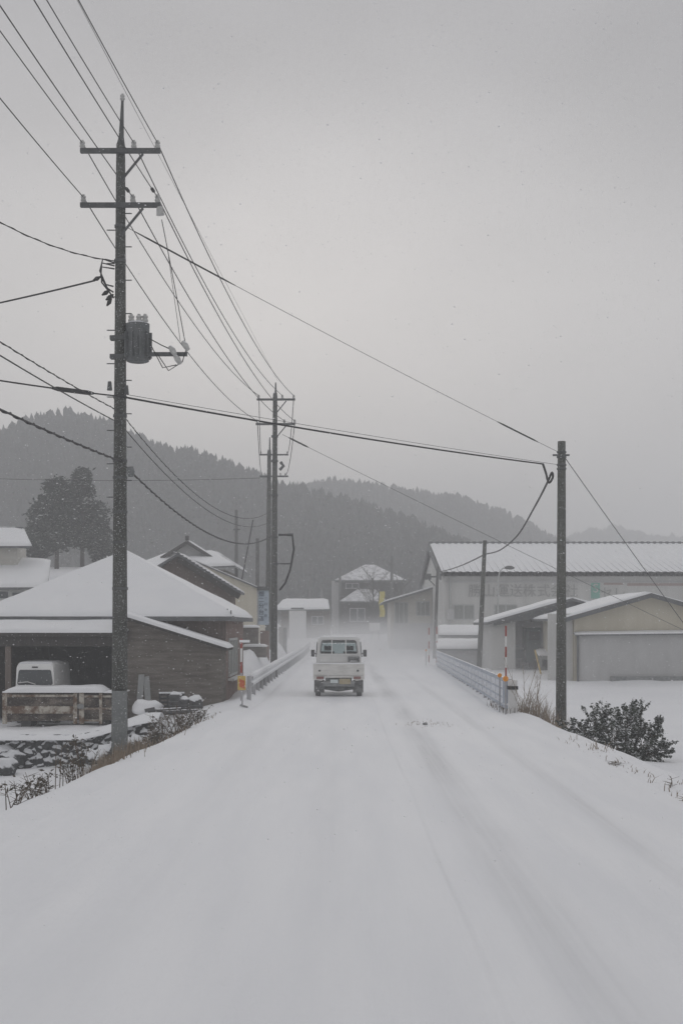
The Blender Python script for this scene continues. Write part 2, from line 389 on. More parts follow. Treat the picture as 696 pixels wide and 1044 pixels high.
# ------------------------------------------------------------------ wooded hills
def conifer_proto(tiers, n):
    vs, fs = [], []
    for t in range(tiers):
        z0 = 0.08 + 0.84 * t / tiers; z1 = z0 + 0.36 * (1 - 0.45 * t / tiers)
        r0 = 0.5 * (1 - 0.78 * t / tiers) ** 0.8
        c = len(vs); vs.append((0, 0, min(1.0, z1)))
        for k in range(n):
            a = 2 * PI * (k + 0.5 * (t % 2)) / n
            rr = r0 * (0.72 + 0.5 * random.random())
            vs.append((rr * math.cos(a), rr * math.sin(a), z0 + 0.07 * random.random()))
        for k in range(n): fs.append((c, c + 1 + k, c + 1 + (k + 1) % n))
    return np.array(vs), np.array(fs)
def broad_proto():
    vs, fs = [], []
    nu, nv = 7, 5
    for j in range(nv + 1):
        th = PI * j / nv
        for i in range(nu):
            ph = 2 * PI * i / nu; r = 0.75 + 0.5 * random.random()
            vs.append((0.62 * r * math.sin(th) * math.cos(ph), 0.62 * r * math.sin(th) * math.sin(ph), 0.58 + 0.42 * math.cos(th) * (0.85 + 0.2 * random.random())))
    for j in range(nv):
        for i in range(nu):
            i2 = (i + 1) % nu
            fs.append((j * nu + i, (j + 1) * nu + i, (j + 1) * nu + i2)); fs.append((j * nu + i, (j + 1) * nu + i2, j * nu + i2))
    return np.array(vs), np.array(fs)
protos = [conifer_proto(5, 8) for _ in range(5)] + [broad_proto() for _ in range(3)]
def hill(name, sil, d0, d1, xlo, xhi, step, ntree, th, tw, pb, treelabel):
    def H(x):
        px = CX + x / d1 * F
        return EYE + (HY - interp(px, sil)) / F * d1 - th * (1.34 if d1 < 300 else 1.0 if d1 < 500 else .55)
    def hz(x, y):
        h = H(x) + 2.2 * noise.noise(Vector((x * 0.03, 3.3, d0))) * 0.4
        s = S((y - d0) / (d1 - d0)) if y < d1 else 1 - 0.35 * S((y - d1) / (d1 - d0))
        s2 = s * (1 + 0.10 * noise.noise(Vector((x * 0.02, y * 0.02, 7)))* (1 - s))
        return -0.4 + max(h + 0.4, 0.0) * s2
    xs = np.arange(xlo, xhi + step, step); ys = np.arange(d0, d1 + (d1 - d0) * 0.9, step)
    Vh = np.array([(x, y, hz(x, y)) for y in ys for x in xs]); n_, m_ = len(xs), len(ys)
    ii, jj = np.meshgrid(np.arange(n_ - 1), np.arange(m_ - 1)); q = (jj * n_ + ii).ravel()
    fast_mesh(name, Vh, np.stack([q, q + 1, q + n_ + 1, q + n_], 1), 'hillground', 'structure', smooth=True)
    VV, FF, off = [], [], 0
    for k in range(ntree):
        y = d0 + 6 + (d1 - d0 + 8) * random.random() ** 0.9
        x = random.uniform(xlo, xhi)
        z = hz(x, y)
        if H(x) < 1.5 or z < zr(y) + 0.4: continue
        stand = noise.noise(Vector((x * 0.018, y * 0.022, 4.0)))
        p = random.choice(protos[5:]) if (random.random() < pb or stand > 0.38) else random.choice(protos[:5])
        pv, pf = p
        sc = th * random.uniform(0.62, 1.12) * (1 + 0.25 * stand); w = tw * random.uniform(0.75, 1.3)
        a = random.uniform(0, 6.28); ca, sa = math.cos(a), math.sin(a)
        vx = (pv[:, 0] * ca - pv[:, 1] * sa) * w + x; vy = (pv[:, 0] * sa + pv[:, 1] * ca) * w + y
        VV.append(np.stack([vx, vy, pv[:, 2] * sc + z - 0.3], 1)); FF.append(pf + off); off += len(pv)
    o = fast_mesh('hill_forest', np.concatenate(VV), np.concatenate(FF), 'hillneedles', 'stuff')
    o['label'] = treelabel
hill('wooded_hill', [(-500, 470), (-150, 452), (0, 432), (20, 425), (50, 413), (75, 411), (100, 419), (115, 422), (140, 436), (170, 447), (200, 450), (230, 458), (260, 469), (290, 480), (330, 486), (355, 493), (391, 505), (437, 521), (480, 543), (520, 572), (575, 632)],
     170, 290, -175, 56, 5.0, 15000, 6.2, 1.75, 0.10, 'snow dusted forest covering the nearest wooded hill')
hill('distant_hill', [(150, 520), (300, 494), (340, 486), (355, 487), (381, 492), (406, 497), (440, 500), (468, 503), (509, 514), (534, 527), (565, 545), (596, 556), (640, 575), (720, 605)],
     340, 450, -70, 130, 7.0, 8000, 8.0, 2.6, 0.15, 'hazy forest on the second hill behind the warehouse')
hill('farthest_hill', [(380, 590), (480, 570), (545, 556), (580, 552), (606, 546), (626, 545), (650, 549), (667, 550), (696, 555), (760, 550), (900, 545), (1200, 560)],
     620, 720, 20, 420, 10.0, 3000, 10.0, 5.5, 0.3, 'almost lost forest on the farthest low hill to the right')

# ------------------------------------------------------------------ utility poles and wires
POLES = 'concrete poles along the road'
def insulator(mb, p, s=1.0):
    for k, r in ((0, .045), (1, .06), (2, .045), (3, .055), (4, .03)):
        mb.tube([Vector(p) + Vector((0, 0, .035 * k * s)), Vector(p) + Vector((0, 0, .035 * (k + 1) * s))], r * s, 8)
def crossarm(root, c, x0, x1, z, ins, seg=True, yoff=-0.16, brace=True, m='steel_dark'):
    a = MB().box(x0, x1, c.y + yoff - .045, c.y + yoff + .045, z - .035, z + .035).build('crossarm', m, root)
    if brace: MB().bar((c.x + .05, c.y + yoff, z - .5), (c.x + .42, c.y + yoff - .01, z - .055), .035).build('brace', m, a)
    for x in ins:
        mb = MB(); insulator(mb, (x, c.y + yoff, z + .037), .8); mb.build('insulator', 'porcelain', a, smooth=True)
    return a
# nearest pole --------------------------------------------------------------
D1 = 24.0; K1 = F / D1
b1 = Vector(((122 - CX) / K1, D1, -0.75))
p1 = thing('utility_pole', b1, 'tall near concrete utility pole with two crossarms and a grey transformer', 'utility pole', POLES)
def z1(py): return EYE + (HY - py) / K1
def x1(px): return (px - CX) / K1
zt = z1(147)
MB().tube([b1, Vector((b1.x + .02, D1, zt - .3)), Vector((b1.x + .02, D1, zt))], [.145, .078, .07], 16).build('pole_shaft', 'concrete', p1, smooth=True)
MB().tube([Vector((b1.x + .02, D1, zt - .02)), Vector((b1.x + .03, D1, zt + .12)), Vector((b1.x + .05, D1, z1(103)))], [.074, .045, .022], 8).build('finial', 'steel_dark', p1)
mb = MB(); insulator(mb, (b1.x + .05, D1, z1(103)), .7); mb.build('insulator', 'porcelain', p1, smooth=True)
U1 = [x1(86), x1(138), x1(162)]
L1 = [x1(87), x1(137), x1(162)]
crossarm(p1, b1, x1(84), x1(165), z1(157), U1)
ca = crossarm(p1, b1, x1(84), x1(165), z1(212), L1)
MB().tube([(x1(164), D1 - .16, z1(214)), (x1(165), D1 - .16, z1(222))], [.05, .07], 8).build('lightning_arrester', 'porcelain', ca)
# transformer
tr = MB()
cx, cz = x1(141), z1(350)
tr.tube([(cx, D1 - .05, z1(370)), (cx, D1 - .05, z1(369)), (cx, D1 - .05, z1(334)), (cx, D1 - .05, z1(331)), (cx, D1 - .05, z1(329))], [.15, .19, .2, .2, .13], 18)
tr = tr.build('transformer', 'transformer', p1, smooth=False)
mb = MB()
for k in range(10):
    a = 2 * PI * k / 10
    mb.bar((cx + .21 * math.cos(a), D1 - .05 + .21 * math.sin(a), z1(366)), (cx + .21 * math.cos(a), D1 - .05 + .21 * math.sin(a), z1(340)), .03, .06, (math.cos(a), math.sin(a), 0))
mb.build('cooling_rib', 'transformer', tr)
for dx in (-.1, .03, .13):
    mb = MB(); insulator(mb, (cx + dx, D1 - .1, z1(331)), .9); mb.build('bushing', 'porcelain', tr, smooth=True)
for py in (345, 364):
    MB().box(b1.x - .15, x1(133), D1 - .1, D1 + .06, z1(py) - .035, z1(py) + .035).build('mounting_bracket', 'steel_dark', tr)
arm = MB().box(x1(150), x1(192), D1 - .2, D1 - .12, z1(363) - .03, z1(363) + .03).build('cutout_arm', 'steel_dark', p1)
for px, py in ((176, 357), (181, 366), (189, 352)):
    mb = MB().tube([P(px - 3, py - 4, D1 - .22), P(px, py, D1 - .22), P(px + 3, py + 5, D1 - .22)], [.03, .052, .035], 8)
    mb.build('fuse_cutout', 'porcelain', arm, smooth=True)
for pts in ([(154, 352), (166, 375), (180, 372)], [(160, 360), (172, 378), (186, 369), (190, 356)], [(152, 345), (165, 352), (176, 357)]):
    MB().tube([P(a, b, D1 - .2) for a, b in pts], .009, 5).build('jumper_wire', 'cable', arm)
MB().box(b1.x - .10, b1.x + .145, D1 - .175, D1 - .12, -.42, z1(704)).build('guard_plate', 'plate', p1)
for i, py in enumerate(range(218, 520, 17)):
    mb = MB()
    s = -1 if i % 2 else 1
    mb.bar((b1.x + s * .05, D1 - .02, z1(py)), (b1.x + s * .21, D1 - .02, z1(py)), .016)
    mb.build('step_bolt', 'steel_dark', p1)
for py, w in ((231, .094), (266, .10), (405, .115), (424, .117), (470, .122), (487, .123), (522, .127), (553, .13), (600, .134)):
    MB().tube([(b1.x + .01, D1, z1(py) - .022), (b1.x + .01, D1, z1(py) + .022)], w, 14).build('clamp_band', 'steel_dark', p1)
# service-drop tangle on the left of the pole
mb = MB()
for k in range(3):
    pts = [P(117, 268 + 3 * k, D1 - .1), P(105 - k, 264 + 4 * k, D1 - .12), P(102 + k, 276 + 6 * k, D1 - .14), P(108 + 2 * k, 290 + 4 * k, D1 - .12), P(116, 292 + 6 * k, D1 - .1)]
    mb.tube(pts, .014, 5)
mb.build('service_loop', 'cable', p1)
for (a, b) in (((95, 286), (103, 282)), ((104, 301), (112, 296)), ((108, 306), (116, 300)), ((109, 312), (114, 304))):
    MB().tube([P(*a, D1 - .15), P((a[0] + b[0]) / 2, (a[1] + b[1]) / 2, D1 - .15), P(*b, D1 - .15)], [.012, .04, .012], 7).build('splice_sleeve', 'cable', p1)
for py, px in ((392, 112), (396, 129)):
    MB().tube([P(px, py - 3, D1 - .1), P(px, py + 6, D1 - .1)], [.03, .045], 8).build('bracket', 'steel_dark', p1)
MB().tube([P(133, 476, D1 - .12), P(133.5, 481, D1 - .12), P(133.5, 486, D1 - .12)], [.05, .07, .045], 10).build('pole_lamp', 'plate', p1, smooth=True)

# second pole and the one behind it ------------------------------------------
def far_pole(d, px, tip, top, arms, r0, r1, label, zb, extra=False, shaft='concrete'):
    K = F / d; X = lambda p: (p - CX) / K; Z = lambda p: EYE + (HY - p) / K
    base = Vector((X(px), d, zb)); r = thing('utility_pole', base, label, 'utility pole', POLES)
    MB().tube([base, Vector((X(px + 1.5), d, Z(top)))], [r0, r1], 12).build('pole_shaft', shaft, r, smooth=True)
    MB().tube([(X(px + 1.5), d, Z(top) - .12), (X(px + 1.5), d, Z(top) + .10), (X(px + 2), d, Z(top) + .18), (X(px + 2), d, Z(tip))], [r1 * 1.15, r1 * .9, r1 * .42, r1 * .3], 8).build('finial', 'steel_dark', r)
    for (a, b, py, ins) in arms:
        crossarm(r, Vector((X(px + 1.5), d, 0)), X(a), X(b), Z(py), [X(i) for i in ins], brace=extra)
    return r, X, Z
p2, X2, Z2 = far_pole(53.0, 279, 390, 404, [(262, 301, 408, (264, 288, 299.5)), (261, 301, 433, (262.5, 290, 300.5))], .135, .082,
                      'second concrete utility pole behind left guardrail with twin insulator arms', -0.4, True)
for py in (445, 470, 505, 548, 575):
    MB().tube([(X2(280), 53, Z2(py) - .04), (X2(280), 53, Z2(py) + .04)], .125, 12).build('clamp_band', 'steel_dark', p2)
MB().bar((X2(284), 52.8, Z2(546)), (X2(299), 52.8, Z2(545)), .07).build('side_bracket', 'steel_dark', p2)
MB().bar((X2(284), 52.8, Z2(575)), (X2(296), 52.8, Z2(575)), .05).build('side_bracket', 'steel_dark', p2)
MB().tube([P(286, 471, 52.7), P(289, 475, 52.7), P(285, 479, 52.7)], .06, 7).build('pole_lamp', 'steel_dark', p2)
MB().tube([P(284, 545, 52.6), P(298, 546, 52.6), P(299.5, 560, 52.6), P(296, 580, 52.6), P(291, 594, 52.6), P(285, 602, 52.6)], .04, 7).build('riser_cable', 'cable', p2)
p3, X3, Z3 = far_pole(70.0, 273, 446, 461, [(265, 294, 464, (266, 293)), (265, 294, 486, (267, 270, 286, 291))], .155, .095,
                      'third concrete utility pole half hidden just behind the second pole', -0.2)
def plain_pole(d, px, top, base_y, r0, r1, label, lean=0.0, zb=None, name='utility_pole', m='concrete_far', cat='utility pole', arms=(), group=POLES):
    K = F / d; b = P(px, base_y, d)
    if zb is not None: b.z = zb
    else: b.z = min(b.z, ground_z(b.x, d)) - 0.25
    t = P(px + lean, top, d)
    r = thing(name, b, label, cat, group)
    MB().tube([b, t], [r0, r1], 12).build('pole_shaft', m, r, smooth=True)
    for (a, c, py) in arms:
        MB().box((a - CX) / K, (c - CX) / K, d - .2, d - .1, EYE + (HY - py) / K - .05, EYE + (HY - py) / K + .05).build('crossarm', 'steel_dark', r)
    return r
plain_pole(95, 241, 520, 640, .13, .10, 'faint thin pole rising behind the beige building beside the second pole', arms=((238, 245, 540),))
plain_pole(85, 262.5, 549, 640, .13, .10, 'faint short pole close left of the second utility pole above the blue sign')
pr = plain_pole(33, 571.5, 450, 752, .128, .092, 'bare dark pole standing on the right verge beside the evergreen shrub', lean=.6, m='wood_pole', zb=-.75)
for py in (461, 466, 474, 478):
    MB().tube([P(572, py, 33) - Vector((0, 0, .02)), P(572, py, 33) + Vector((0, 0, .02))], .112, 12).build('clamp_band', 'steel_dark', pr)
for (a, b) in ((563, 569), (574, 580)):
    MB().bar(P(a, 464, 32.86), P(b, 464, 32.86), .04).build('bracket', 'steel_dark', pr)
pm = plain_pole(62, 487.5, 551, 684, .115, .085, 'slightly leaning bare grey pole beyond the blue guardrail', lean=6.5, m='wood_pole')
pw = plain_pole(90, 442.5, 578, 665, .12, .085, 'thin pole with a small square bracket before the warehouse gable', lean=3.5)
MB().bar(P(435, 588, 89.8), P(446, 588, 89.8), .1).build('crossarm', 'steel_dark', pw)
MB().box(*[(v - CX) / F * 89.8 for v in (433, 439)], 89.6, 89.9, EYE + (HY - 591) / F * 89.8, EYE + (HY - 585) / F * 89.8).build('junction_box', 'steel_dark', pw)
MB().bar(P(443, 597, 89.8), P(436, 590, 89.8), .06).build('brace', 'steel_dark', pw)
pf = plain_pole(140, 398.5, 567, 648, .18, .13, 'thin dark pole standing between the yellow banner and the warehouse annex', lean=.8)
MB().box(*[(v - CX) / F * 139.8 for v in (396.5, 398.5)], 139.7, 139.9, EYE + (HY - 578) / F * 139.8, EYE + (HY - 574) / F * 139.8).build('junction_box', 'steel_dark', pf)
plain_pole(150, 346.5, 578, 645, .15, .12, 'faint pole before the left corner of the far grey house')
plain_pole(165, 316, 598, 648, .15, .12, 'faint pole before the white far building at the road end')
plain_pole(180, 328, 600, 648, .15, .12, 'faint pole between the white far building and the far grey house')

# wires ----------------------------------------------------------------------
WG = 'overhead wires'
def wire(a, b, sag, r, label, m='wire', n=28, name='overhead_wire', sleeves=(), twist=0, group=WG):
    a, b = Vector(a), Vector(b); pts = []
    for i in range(n + 1):
        t = i / n; p = a.lerp(b, t); p.z -= sag * 4 * t * (1 - t); pts.append(p)
    mb = MB().tube(pts, r, 6)
    if twist:
        L_ = (b - a).length; k = int(L_ * 10); tp = []
        d = (b - a).normalized(); rr = d.cross(Vector((0, 0, 1))).normalized(); uu = rr.cross(d)
        for i in range(k + 1):
            t = i / k; p = a.lerp(b, t); p.z -= sag * 4 * t * (1 - t)
            an = L_ * t * 2 * PI / 0.55
            tp.append(p + (rr * math.cos(an) + uu * math.sin(an)) * twist)
        mb.tube(tp, r * .7, 4)
    o = mb.build(name, m); tag(o, label, 'wire', group)
    for (t0, t1, rs) in sleeves:
        sp = []
        for i in range(9):
            t = lerp(t0, t1, i / 8); p = a.lerp(b, t); p.z -= sag * 4 * t * (1 - t); sp.append(p)
        MB().tube(sp, [rs * .5] + [rs] * 7 + [rs * .5], 8).build('sleeve', 'cable', o)
    return o
T0 = Vector((-1.0, -29.0, -0.15))
zu, zl_ = z1(149), z1(204)
u2 = [264, 288, 299.5]; l2 = [262.5, 290, 300.5]
nm = ['left', 'middle', 'right']
for i in range(3):
    pu = Vector((U1[i], D1 - .16, zu)); pl = Vector((L1[i], D1 - .16, zl_))
    qu = Vector((X2(u2[i]), 52.84, Z2(404))); ql = Vector((X2(l2[i]), 52.84, Z2(429.5)))
    pos = ('outer left', 'inner right', 'outer right')[i]
    wire(pu + T0, pu, .35, .0085, f'bare wire coming overhead to the {pos} insulator of near pole upper crossarm')
    wire(pu, qu, .55, .0105, f'wire from the {pos} insulator of near upper crossarm to the second pole')
    wire(pl + T0, pl, .35, .0085, f'bare wire coming overhead to the {pos} insulator of near pole lower crossarm',
         sleeves=((.980, .987, .028),) if i else ())
    wire(pl, ql, .55, .0105, f'wire from the {pos} insulator of near lower crossarm to the second pole')
for i, (a, b, c, d) in enumerate(((264, 404, 266, 462), (299.5, 404, 293, 462), (262.5, 430, 267, 484), (300.5, 430, 291, 484))):
    wire(P(a, b, 52.8), P(c, d, 69.8), .5, .014,
         'wire running on from the ' + ('upper left', 'upper right', 'lower left', 'lower right')[i] + ' arm end of second pole to third')
tipw = Vector((b1.x + .05, D1, z1(98)))
_a, _b = P(85, 10, 17), P(283, 388, 53)
wire(_a + (_a - _b) * .6, _b, .02, .0035, 'very thin earth wire passing right of the near pole tip to second pole tip')
# communication cables along the road
def lead(py1, px2, py2, sag0, sag1, r, lab, tw=0):
    a = P(123, py1, D1 - .17); b = P(px2, py2, 52.8)
    wire(a + Vector((-1.0, -29, -.1)), a, sag0, r, lab + ' coming from behind to near pole', 'cable', 32, 'communication_cable', twist=tw)
    wire(a, b, sag1, r, lab + ' from near pole to the second pole', 'cable', 32, 'communication_cable', twist=tw)
lead(420, 277, 520, .35, .9, .007, 'highest roadside cable wound with a thin spiral', .010)
lead(432, 277, 531, .30, .8, .009, 'smooth middle roadside cable')
lead(470, 277, 546, .30, .75, .013, 'thick lowest roadside cable with spiral wrap', .019)
# crossing cable
wire(P(-330, 322, 17), P(122, 404, D1 - .17), .10, .013, 'thick black cable from the left with a splice closure to near pole', 'cable', 30, 'communication_cable',
     sleeves=((.80, .92, .038),))
wire(P(122, 404, D1 - .17), P(553, 473, 32.9), .06, .017, 'thick black cable crossing the road from near pole to right pole', 'cable', 40, 'communication_cable')
wire(P(122, 401, D1 - .17), P(570, 474, 32.85), .03, .0045, 'thin messenger strand above the thick cable crossing the road', 'wire')
wire(P(130, 232, D1 - .1), P(569, 461, 33), .05, .0048, 'thin guy strand with black sleeves slanting over the road to right pole', 'wire', 60, 'guy_wire',
     sleeves=((.012, .195, .015), (.815, .935, .018)))
wire(P(575, 466, 33), P(766, 730, 42), .05, .009, 'guy wire sloping down right from the right verge pole', 'wire', 24, 'guy_wire')
wire(P(288, 443, 52.8), P(838, 710, 50), .06, .008, 'thin guy strand from second pole slanting past the shed to the ground', 'wire', 60, 'guy_wire', sleeves=((.012, .05, .03),))
wire(P(-170, 95, 19), P(117, 266, D1 - .1), .45, .008, 'coiled cable drooping from the upper left into near pole', 'cable', 30, 'communication_cable', twist=.013)
wire(P(-260, 352, 30), P(97, 286, D1 - .15), .12, .015, 'black service cable from the left rising to the near pole loops', 'cable', 24, 'communication_cable')
wire(P(-200, 478, 62), P(272, 487, 69.9), .3, .012, 'thin level wire before the wooded hill at left ending at third pole', 'wire')
wire(P(165, 224, D1 - .16), P(189, 350, D1 - .22), -.02, .008, 'taut jumper wire from near lower crossarm down to fuse arm', 'wire')
wire(P(172, 262, D1 - .16), P(184, 348, D1 - .22), .0, .005, 'short slack wire beside the jumper above the fuse arm', 'wire')
wire(P(245, 600, 90), P(258, 530, 90), 0, .05, 'slanted stay wire beside the faint pole behind the beige building', 'wire', 6, 'guy_wire')
def drop(pts, r, label):
    c = []
    for i in range(len(pts) - 1):
        p0, p1_, p2_, p3_ = pts[max(i - 1, 0)], pts[i], pts[i + 1], pts[min(i + 2, len(pts) - 1)]
        for k in range(8):
            t = k / 8
            c.append(0.5 * ((2 * p1_) + (p2_ - p0) * t + (2 * p0 - 5 * p1_ + 4 * p2_ - p3_) * t * t + (3 * p1_ - p0 - 3 * p2_ + p3_) * t ** 3))
    c.append(pts[-1])
    return tag(MB().tube(c, r, 7).build('communication_cable', 'cable'), label, 'wire', WG)
drop([P(553, 473, 32.9), P(556, 482, 32.8), P(559, 492, 32.8), P(563, 487, 32.8), P(562, 482, 32.8), P(557, 493, 33.5), P(545, 516, 39), P(527, 546, 48), P(509, 561, 57), P(494, 565, 62)], .026,
     'black cable looping down from the right pole to leaning grey pole')
wire(P(494, 565, 62), P(447, 583, 90), .12, .03, 'black cable from the leaning grey pole to the pole by warehouse gable', 'cable')

# ------------------------------------------------------------------ buildings
def poly_wall(root, pts, thick, m, name='wall'):
    return MB().prism(pts, thick).build(name, m, root)
def mnoise(p): return noise.noise(p)
def snow_slab(root, quad, t, name='snow_cover', m='roofsnow', nu=24, nv=10, edge=0.5):
    """snow on a roof plane: quad a,b (eave) c,d (ridge), thickness t upward, softened at the edges"""
    a, b, c, d = [Vector(p) for p in quad]
    mb = MB()
    def top(u, v):
        p = a.lerp(b, u).lerp(d.lerp(c, u), v)
        if v == 0: p = p + (a - d).normalized() * (.05 * mnoise(p * 1.9) * min(1, t * 7))
        e = min(u * (b - a).length, (1 - u) * (b - a).length, v * (d - a).length + edge * .6)
        k = 0.35 + 0.65 * S(e / edge)
        return p + Vector((0, 0, t * k + (0.035 * noise.noise(p * .8) + 0.02 * noise.noise(p * 2.3)) * min(1, t * 6)))
    def bot(u, v): return a.lerp(b, u).lerp(d.lerp(c, u), v) + Vector((0, 0, .004))
    n = nu + 1
    mb.grid(top, nu, nv); mb.grid(bot, nu, nv)
    o_ = n * (nv + 1)
    for i in range(nu):
        mb.f.append((i + 1, i, o_ + i, o_ + i + 1)); r = nv * n
        mb.f.append((r + i, r + i + 1, o_ + r + i + 1, o_ + r + i))
    for j in range(nv):
        mb.f.append((j * n, (j + 1) * n, o_ + (j + 1) * n, o_ + j * n))
        mb.f.append(((j + 1) * n + nu, j * n + nu, o_ + j * n + nu, o_ + (j + 1) * n + nu))
    return mb.build(name, m, root, smooth=True)
def window(root, x0, x1_, y, z0, z1_, m='glassdark', bars=1, fw=.05, name='window', axis_='y', fm='frame'):
    """a framed window standing 3 cm proud of a wall facing -y (axis y) or facing +x (axis x)"""
    def bx(mb, a0, a1, c0, c1, p0, p1_):
        if axis_ == 'y': mb.box(a0, a1, y - p1_, y - p0, c0, c1)
        else: mb.box(y + p0, y + p1_, a0, a1, c0, c1)
        return mb
    fr = MB()
    bx(fr, x0, x1_, z0, z0 + fw, .0, .05); bx(fr, x0, x1_, z1_ - fw, z1_, .0, .05)
    bx(fr, x0, x0 + fw, z0 + fw, z1_ - fw, .0, .05); bx(fr, x1_ - fw, x1_, z0 + fw, z1_ - fw, .0, .05)
    for k in range(bars):
        c = lerp(x0, x1_, (k + 1) / (bars + 1)); bx(fr, c - fw / 2, c + fw / 2, z0 + fw, z1_ - fw, .0, .05)
    f = fr.build(name, fm, root)
    bx(MB(), x0 + fw, x1_ - fw, z0 + fw, z1_ - fw, .005, .02).build('pane', m, f)
    return f

# --- hip-roofed garage house on the left -----------------------------------
GA = thing('garage_house', (-6.9, 46, -.85), 'low brown house with a snowy pyramid roof and an open garage at left', 'house')
zg = -1.2; ze = 2.36
MB().box(-6.0, -3.42, 42.0, 42.18, zg, ze).build('front_wall', 'brownwall', GA)
MB().box(-3.6, -3.42, 42.19, 49.6, zg, ze).build('side_wall', 'brickwall', GA)
MB().box(-10.35, -3.61, 49.4, 49.6, zg, ze).build('back_wall', 'interior', GA)
MB().box(-10.35, -10.15, 40.1, 49.39, zg, ze).build('side_wall', 'greywall', GA)
MB().box(-6.2, -6.01, 40.3, 49.39, zg, ze).build('partition_wall', 'interior', GA)
MB().box(-10.1, -6.25, 42.2, 49.35, 2.2, 2.3).build('garage_ceiling', 'darkwood', GA)
MB().box(-10.1, -6.25, 42.0, 49.35, -.83, -.80).build('garage_floor', 'concrete_far', GA)
# roof pyramid
ap = Vector((-6.95, 45.9, 4.42)); cs = [Vector((-10.75, 41.4, ze)), Vector((-3.18, 41.4, ze)), Vector((-3.12, 50.2, ze)), Vector((-10.75, 50.2, ze))]
mb = MB()
mb.add([c + Vector((0, 0, -.12)) for c in cs] + cs + [ap], [(3, 2, 1, 0), (0, 1, 5, 4), (1, 2, 6, 5), (2, 3, 7, 6), (3, 0, 4, 7), (4, 5, 8), (5, 6, 8), (6, 7, 8), (7, 4, 8)])
rf = mb.build('roof', 'tile', GA)
mb = MB()
def pyr(cs_, apx, n=20):
    # one continuous snow skin of four triangles, thick at the eaves
    vs, fs = [], []
    for s in range(n + 1):
        t = s / n
        ring = []
        for k in range(4):
            a, b = cs_[k], cs_[(k + 1) % 4]
            for i in range(30):
                p = a.lerp(b, i / 30).lerp(apx, t)
                e = .14 if s > 0 else .07
                p = p + Vector((0, 0, e + (.05 * noise.noise(p * .6) + .02 * noise.noise(p * 1.9)) * (1 - t)))
                ring.append(p)
        vs.append(ring)
    return vs
ri = pyr([c.lerp(Vector((ap.x, ap.y, ze)), .006) for c in cs], ap)
low = [p - Vector((0, 0, .065)) for p in ri[0]]
mb.loft([low] + ri, cap0=False)
mb.build('snow_cover', 'roofsnow', rf, smooth=True)
# lean-to at the front: garage canopy on the left, mono-pitch wing on the right
lt = MB().prism([(-10.7, 42.3, 2.30), (-6.02, 42.3, 2.30), (-6.02, 39.75, 1.90), (-10.7, 39.75, 1.90)], (0, 0, -.1)).build('canopy_roof', 'darkwood', GA)
snow_slab(lt, [(-10.7, 39.72, 1.90), (-6.0, 39.72, 1.90), (-6.0, 42.0, 2.28), (-10.7, 42.0, 2.28)], .10, edge=.2)
MB().box(-10.35, -6.03, 40.0, 40.12, 1.52, 1.79).build('lintel_beam', 'darkwood', GA)
for x in (-9.45,):
    MB().box(x, x + .16, 40.0, 40.14, zg, 1.515).build('garage_post', 'brownwall', GA)
wl = [(-6.18, 40.2, zg), (-3.40, 40.2, zg), (-3.40, 40.2, 1.46), (-6.18, 40.2, 2.30)]
MB().prism(wl, (0, .12, 0)).build('wing_wall', 'greywall', GA)
MB().box(-3.52, -3.40, 40.33, 41.98, zg, 1.5).build('wing_wall', 'greywall', GA)
wr = MB().prism([(-6.3, 39.7, 2.44), (-3.2, 39.7, 1.47), (-3.2, 41.98, 1.47), (-6.3, 41.98, 2.44)], (0, 0, -.07)).build('wing_roof', 'darkwood', GA)
snow_slab(wr, [(-6.3, 39.68, 2.44), (-3.18, 39.68, 1.47), (-3.18, 41.98, 1.47), (-6.3, 41.98, 2.44)], .10, edge=.12)
window(GA, 43.0, 46.3, -3.42, .55, 1.72, 'curtain', 2, .07, axis_='x')
MB().box(-3.42, -3.22, 42.9, 46.4, .44, .50).build('window_sill', 'white', GA)
window(GA, -4.45, -3.8, 40.2, .70, 1.08, 'greywall', 1, .03, fm='greywall')
MB().tube([(-3.34, 41.7, 2.34), (-3.34, 41.7, 2.6)], .02, 6).build('vent_pipe', 'steel_dark', GA)
MB().tube([(-3.22, 41.5, 2.34), (-3.22, 41.5, 2.55)], .02, 6).build('vent_pipe', 'steel_dark', GA)
# --- brown gabled house behind ------------------------------------------------
def gable_house(name, label, x0, x1_, y0, y1, zb, ze_, zr_, wm, rm, over=.35, snow=.14, sm='roofsnow', group=None, cat='house'):
    """gable facing the road viewer (ridge along y)"""
    xm = (x0 + x1_) / 2
    r = thing(name, (xm, (y0 + y1) / 2, zb), label, cat, group)
    MB().prism([(x0, y0, zb), (x1_, y0, zb), (x1_, y0, ze_), (xm, y0, zr_ - .06), (x0, y0, ze_)], (0, y1 - y0, 0)).build('wall', wm, r)
    for s, xe in ((-1, x0), (1, x1_)):
        sl = (zr_ - ze_) / (xm - x0)
        xo = xe + s * over; zo = ze_ - sl * over + .06
        q = [(xo, y0 - over, zo), (xo, y1 + over, zo), (xm, y1 + over, zr_ + .06), (xm, y0 - over, zr_ + .06)]
        f = MB().prism(q, (0, 0, -.11)).build('roof', rm, r)
        if snow: snow_slab(f, [q[0], q[1], q[2], q[3]] if s > 0 else [q[1], q[0], q[3], q[2]], snow, m=sm)
    return r
GB = gable_house('brown_gabled_house', 'brown house with a gable and tiled verge behind the pyramid roof', -8.5, -4.35, 56.3, 58.4, -1, 3.62, 4.9, 'brownwall', 'tile', .35, .06, 'thinsnow')
mb = MB()
for i in range(17):   # round verge tiles along the gable edge
    t = i / 16
    p = Vector((-6.42, 55.93, 4.9)).lerp(Vector((-4.03, 55.93, 3.42)), t)
    mb.tube([p, p + Vector((0, .5, 0))], .085, 7)
mb.build('verge_tiles', 'tile', GB)
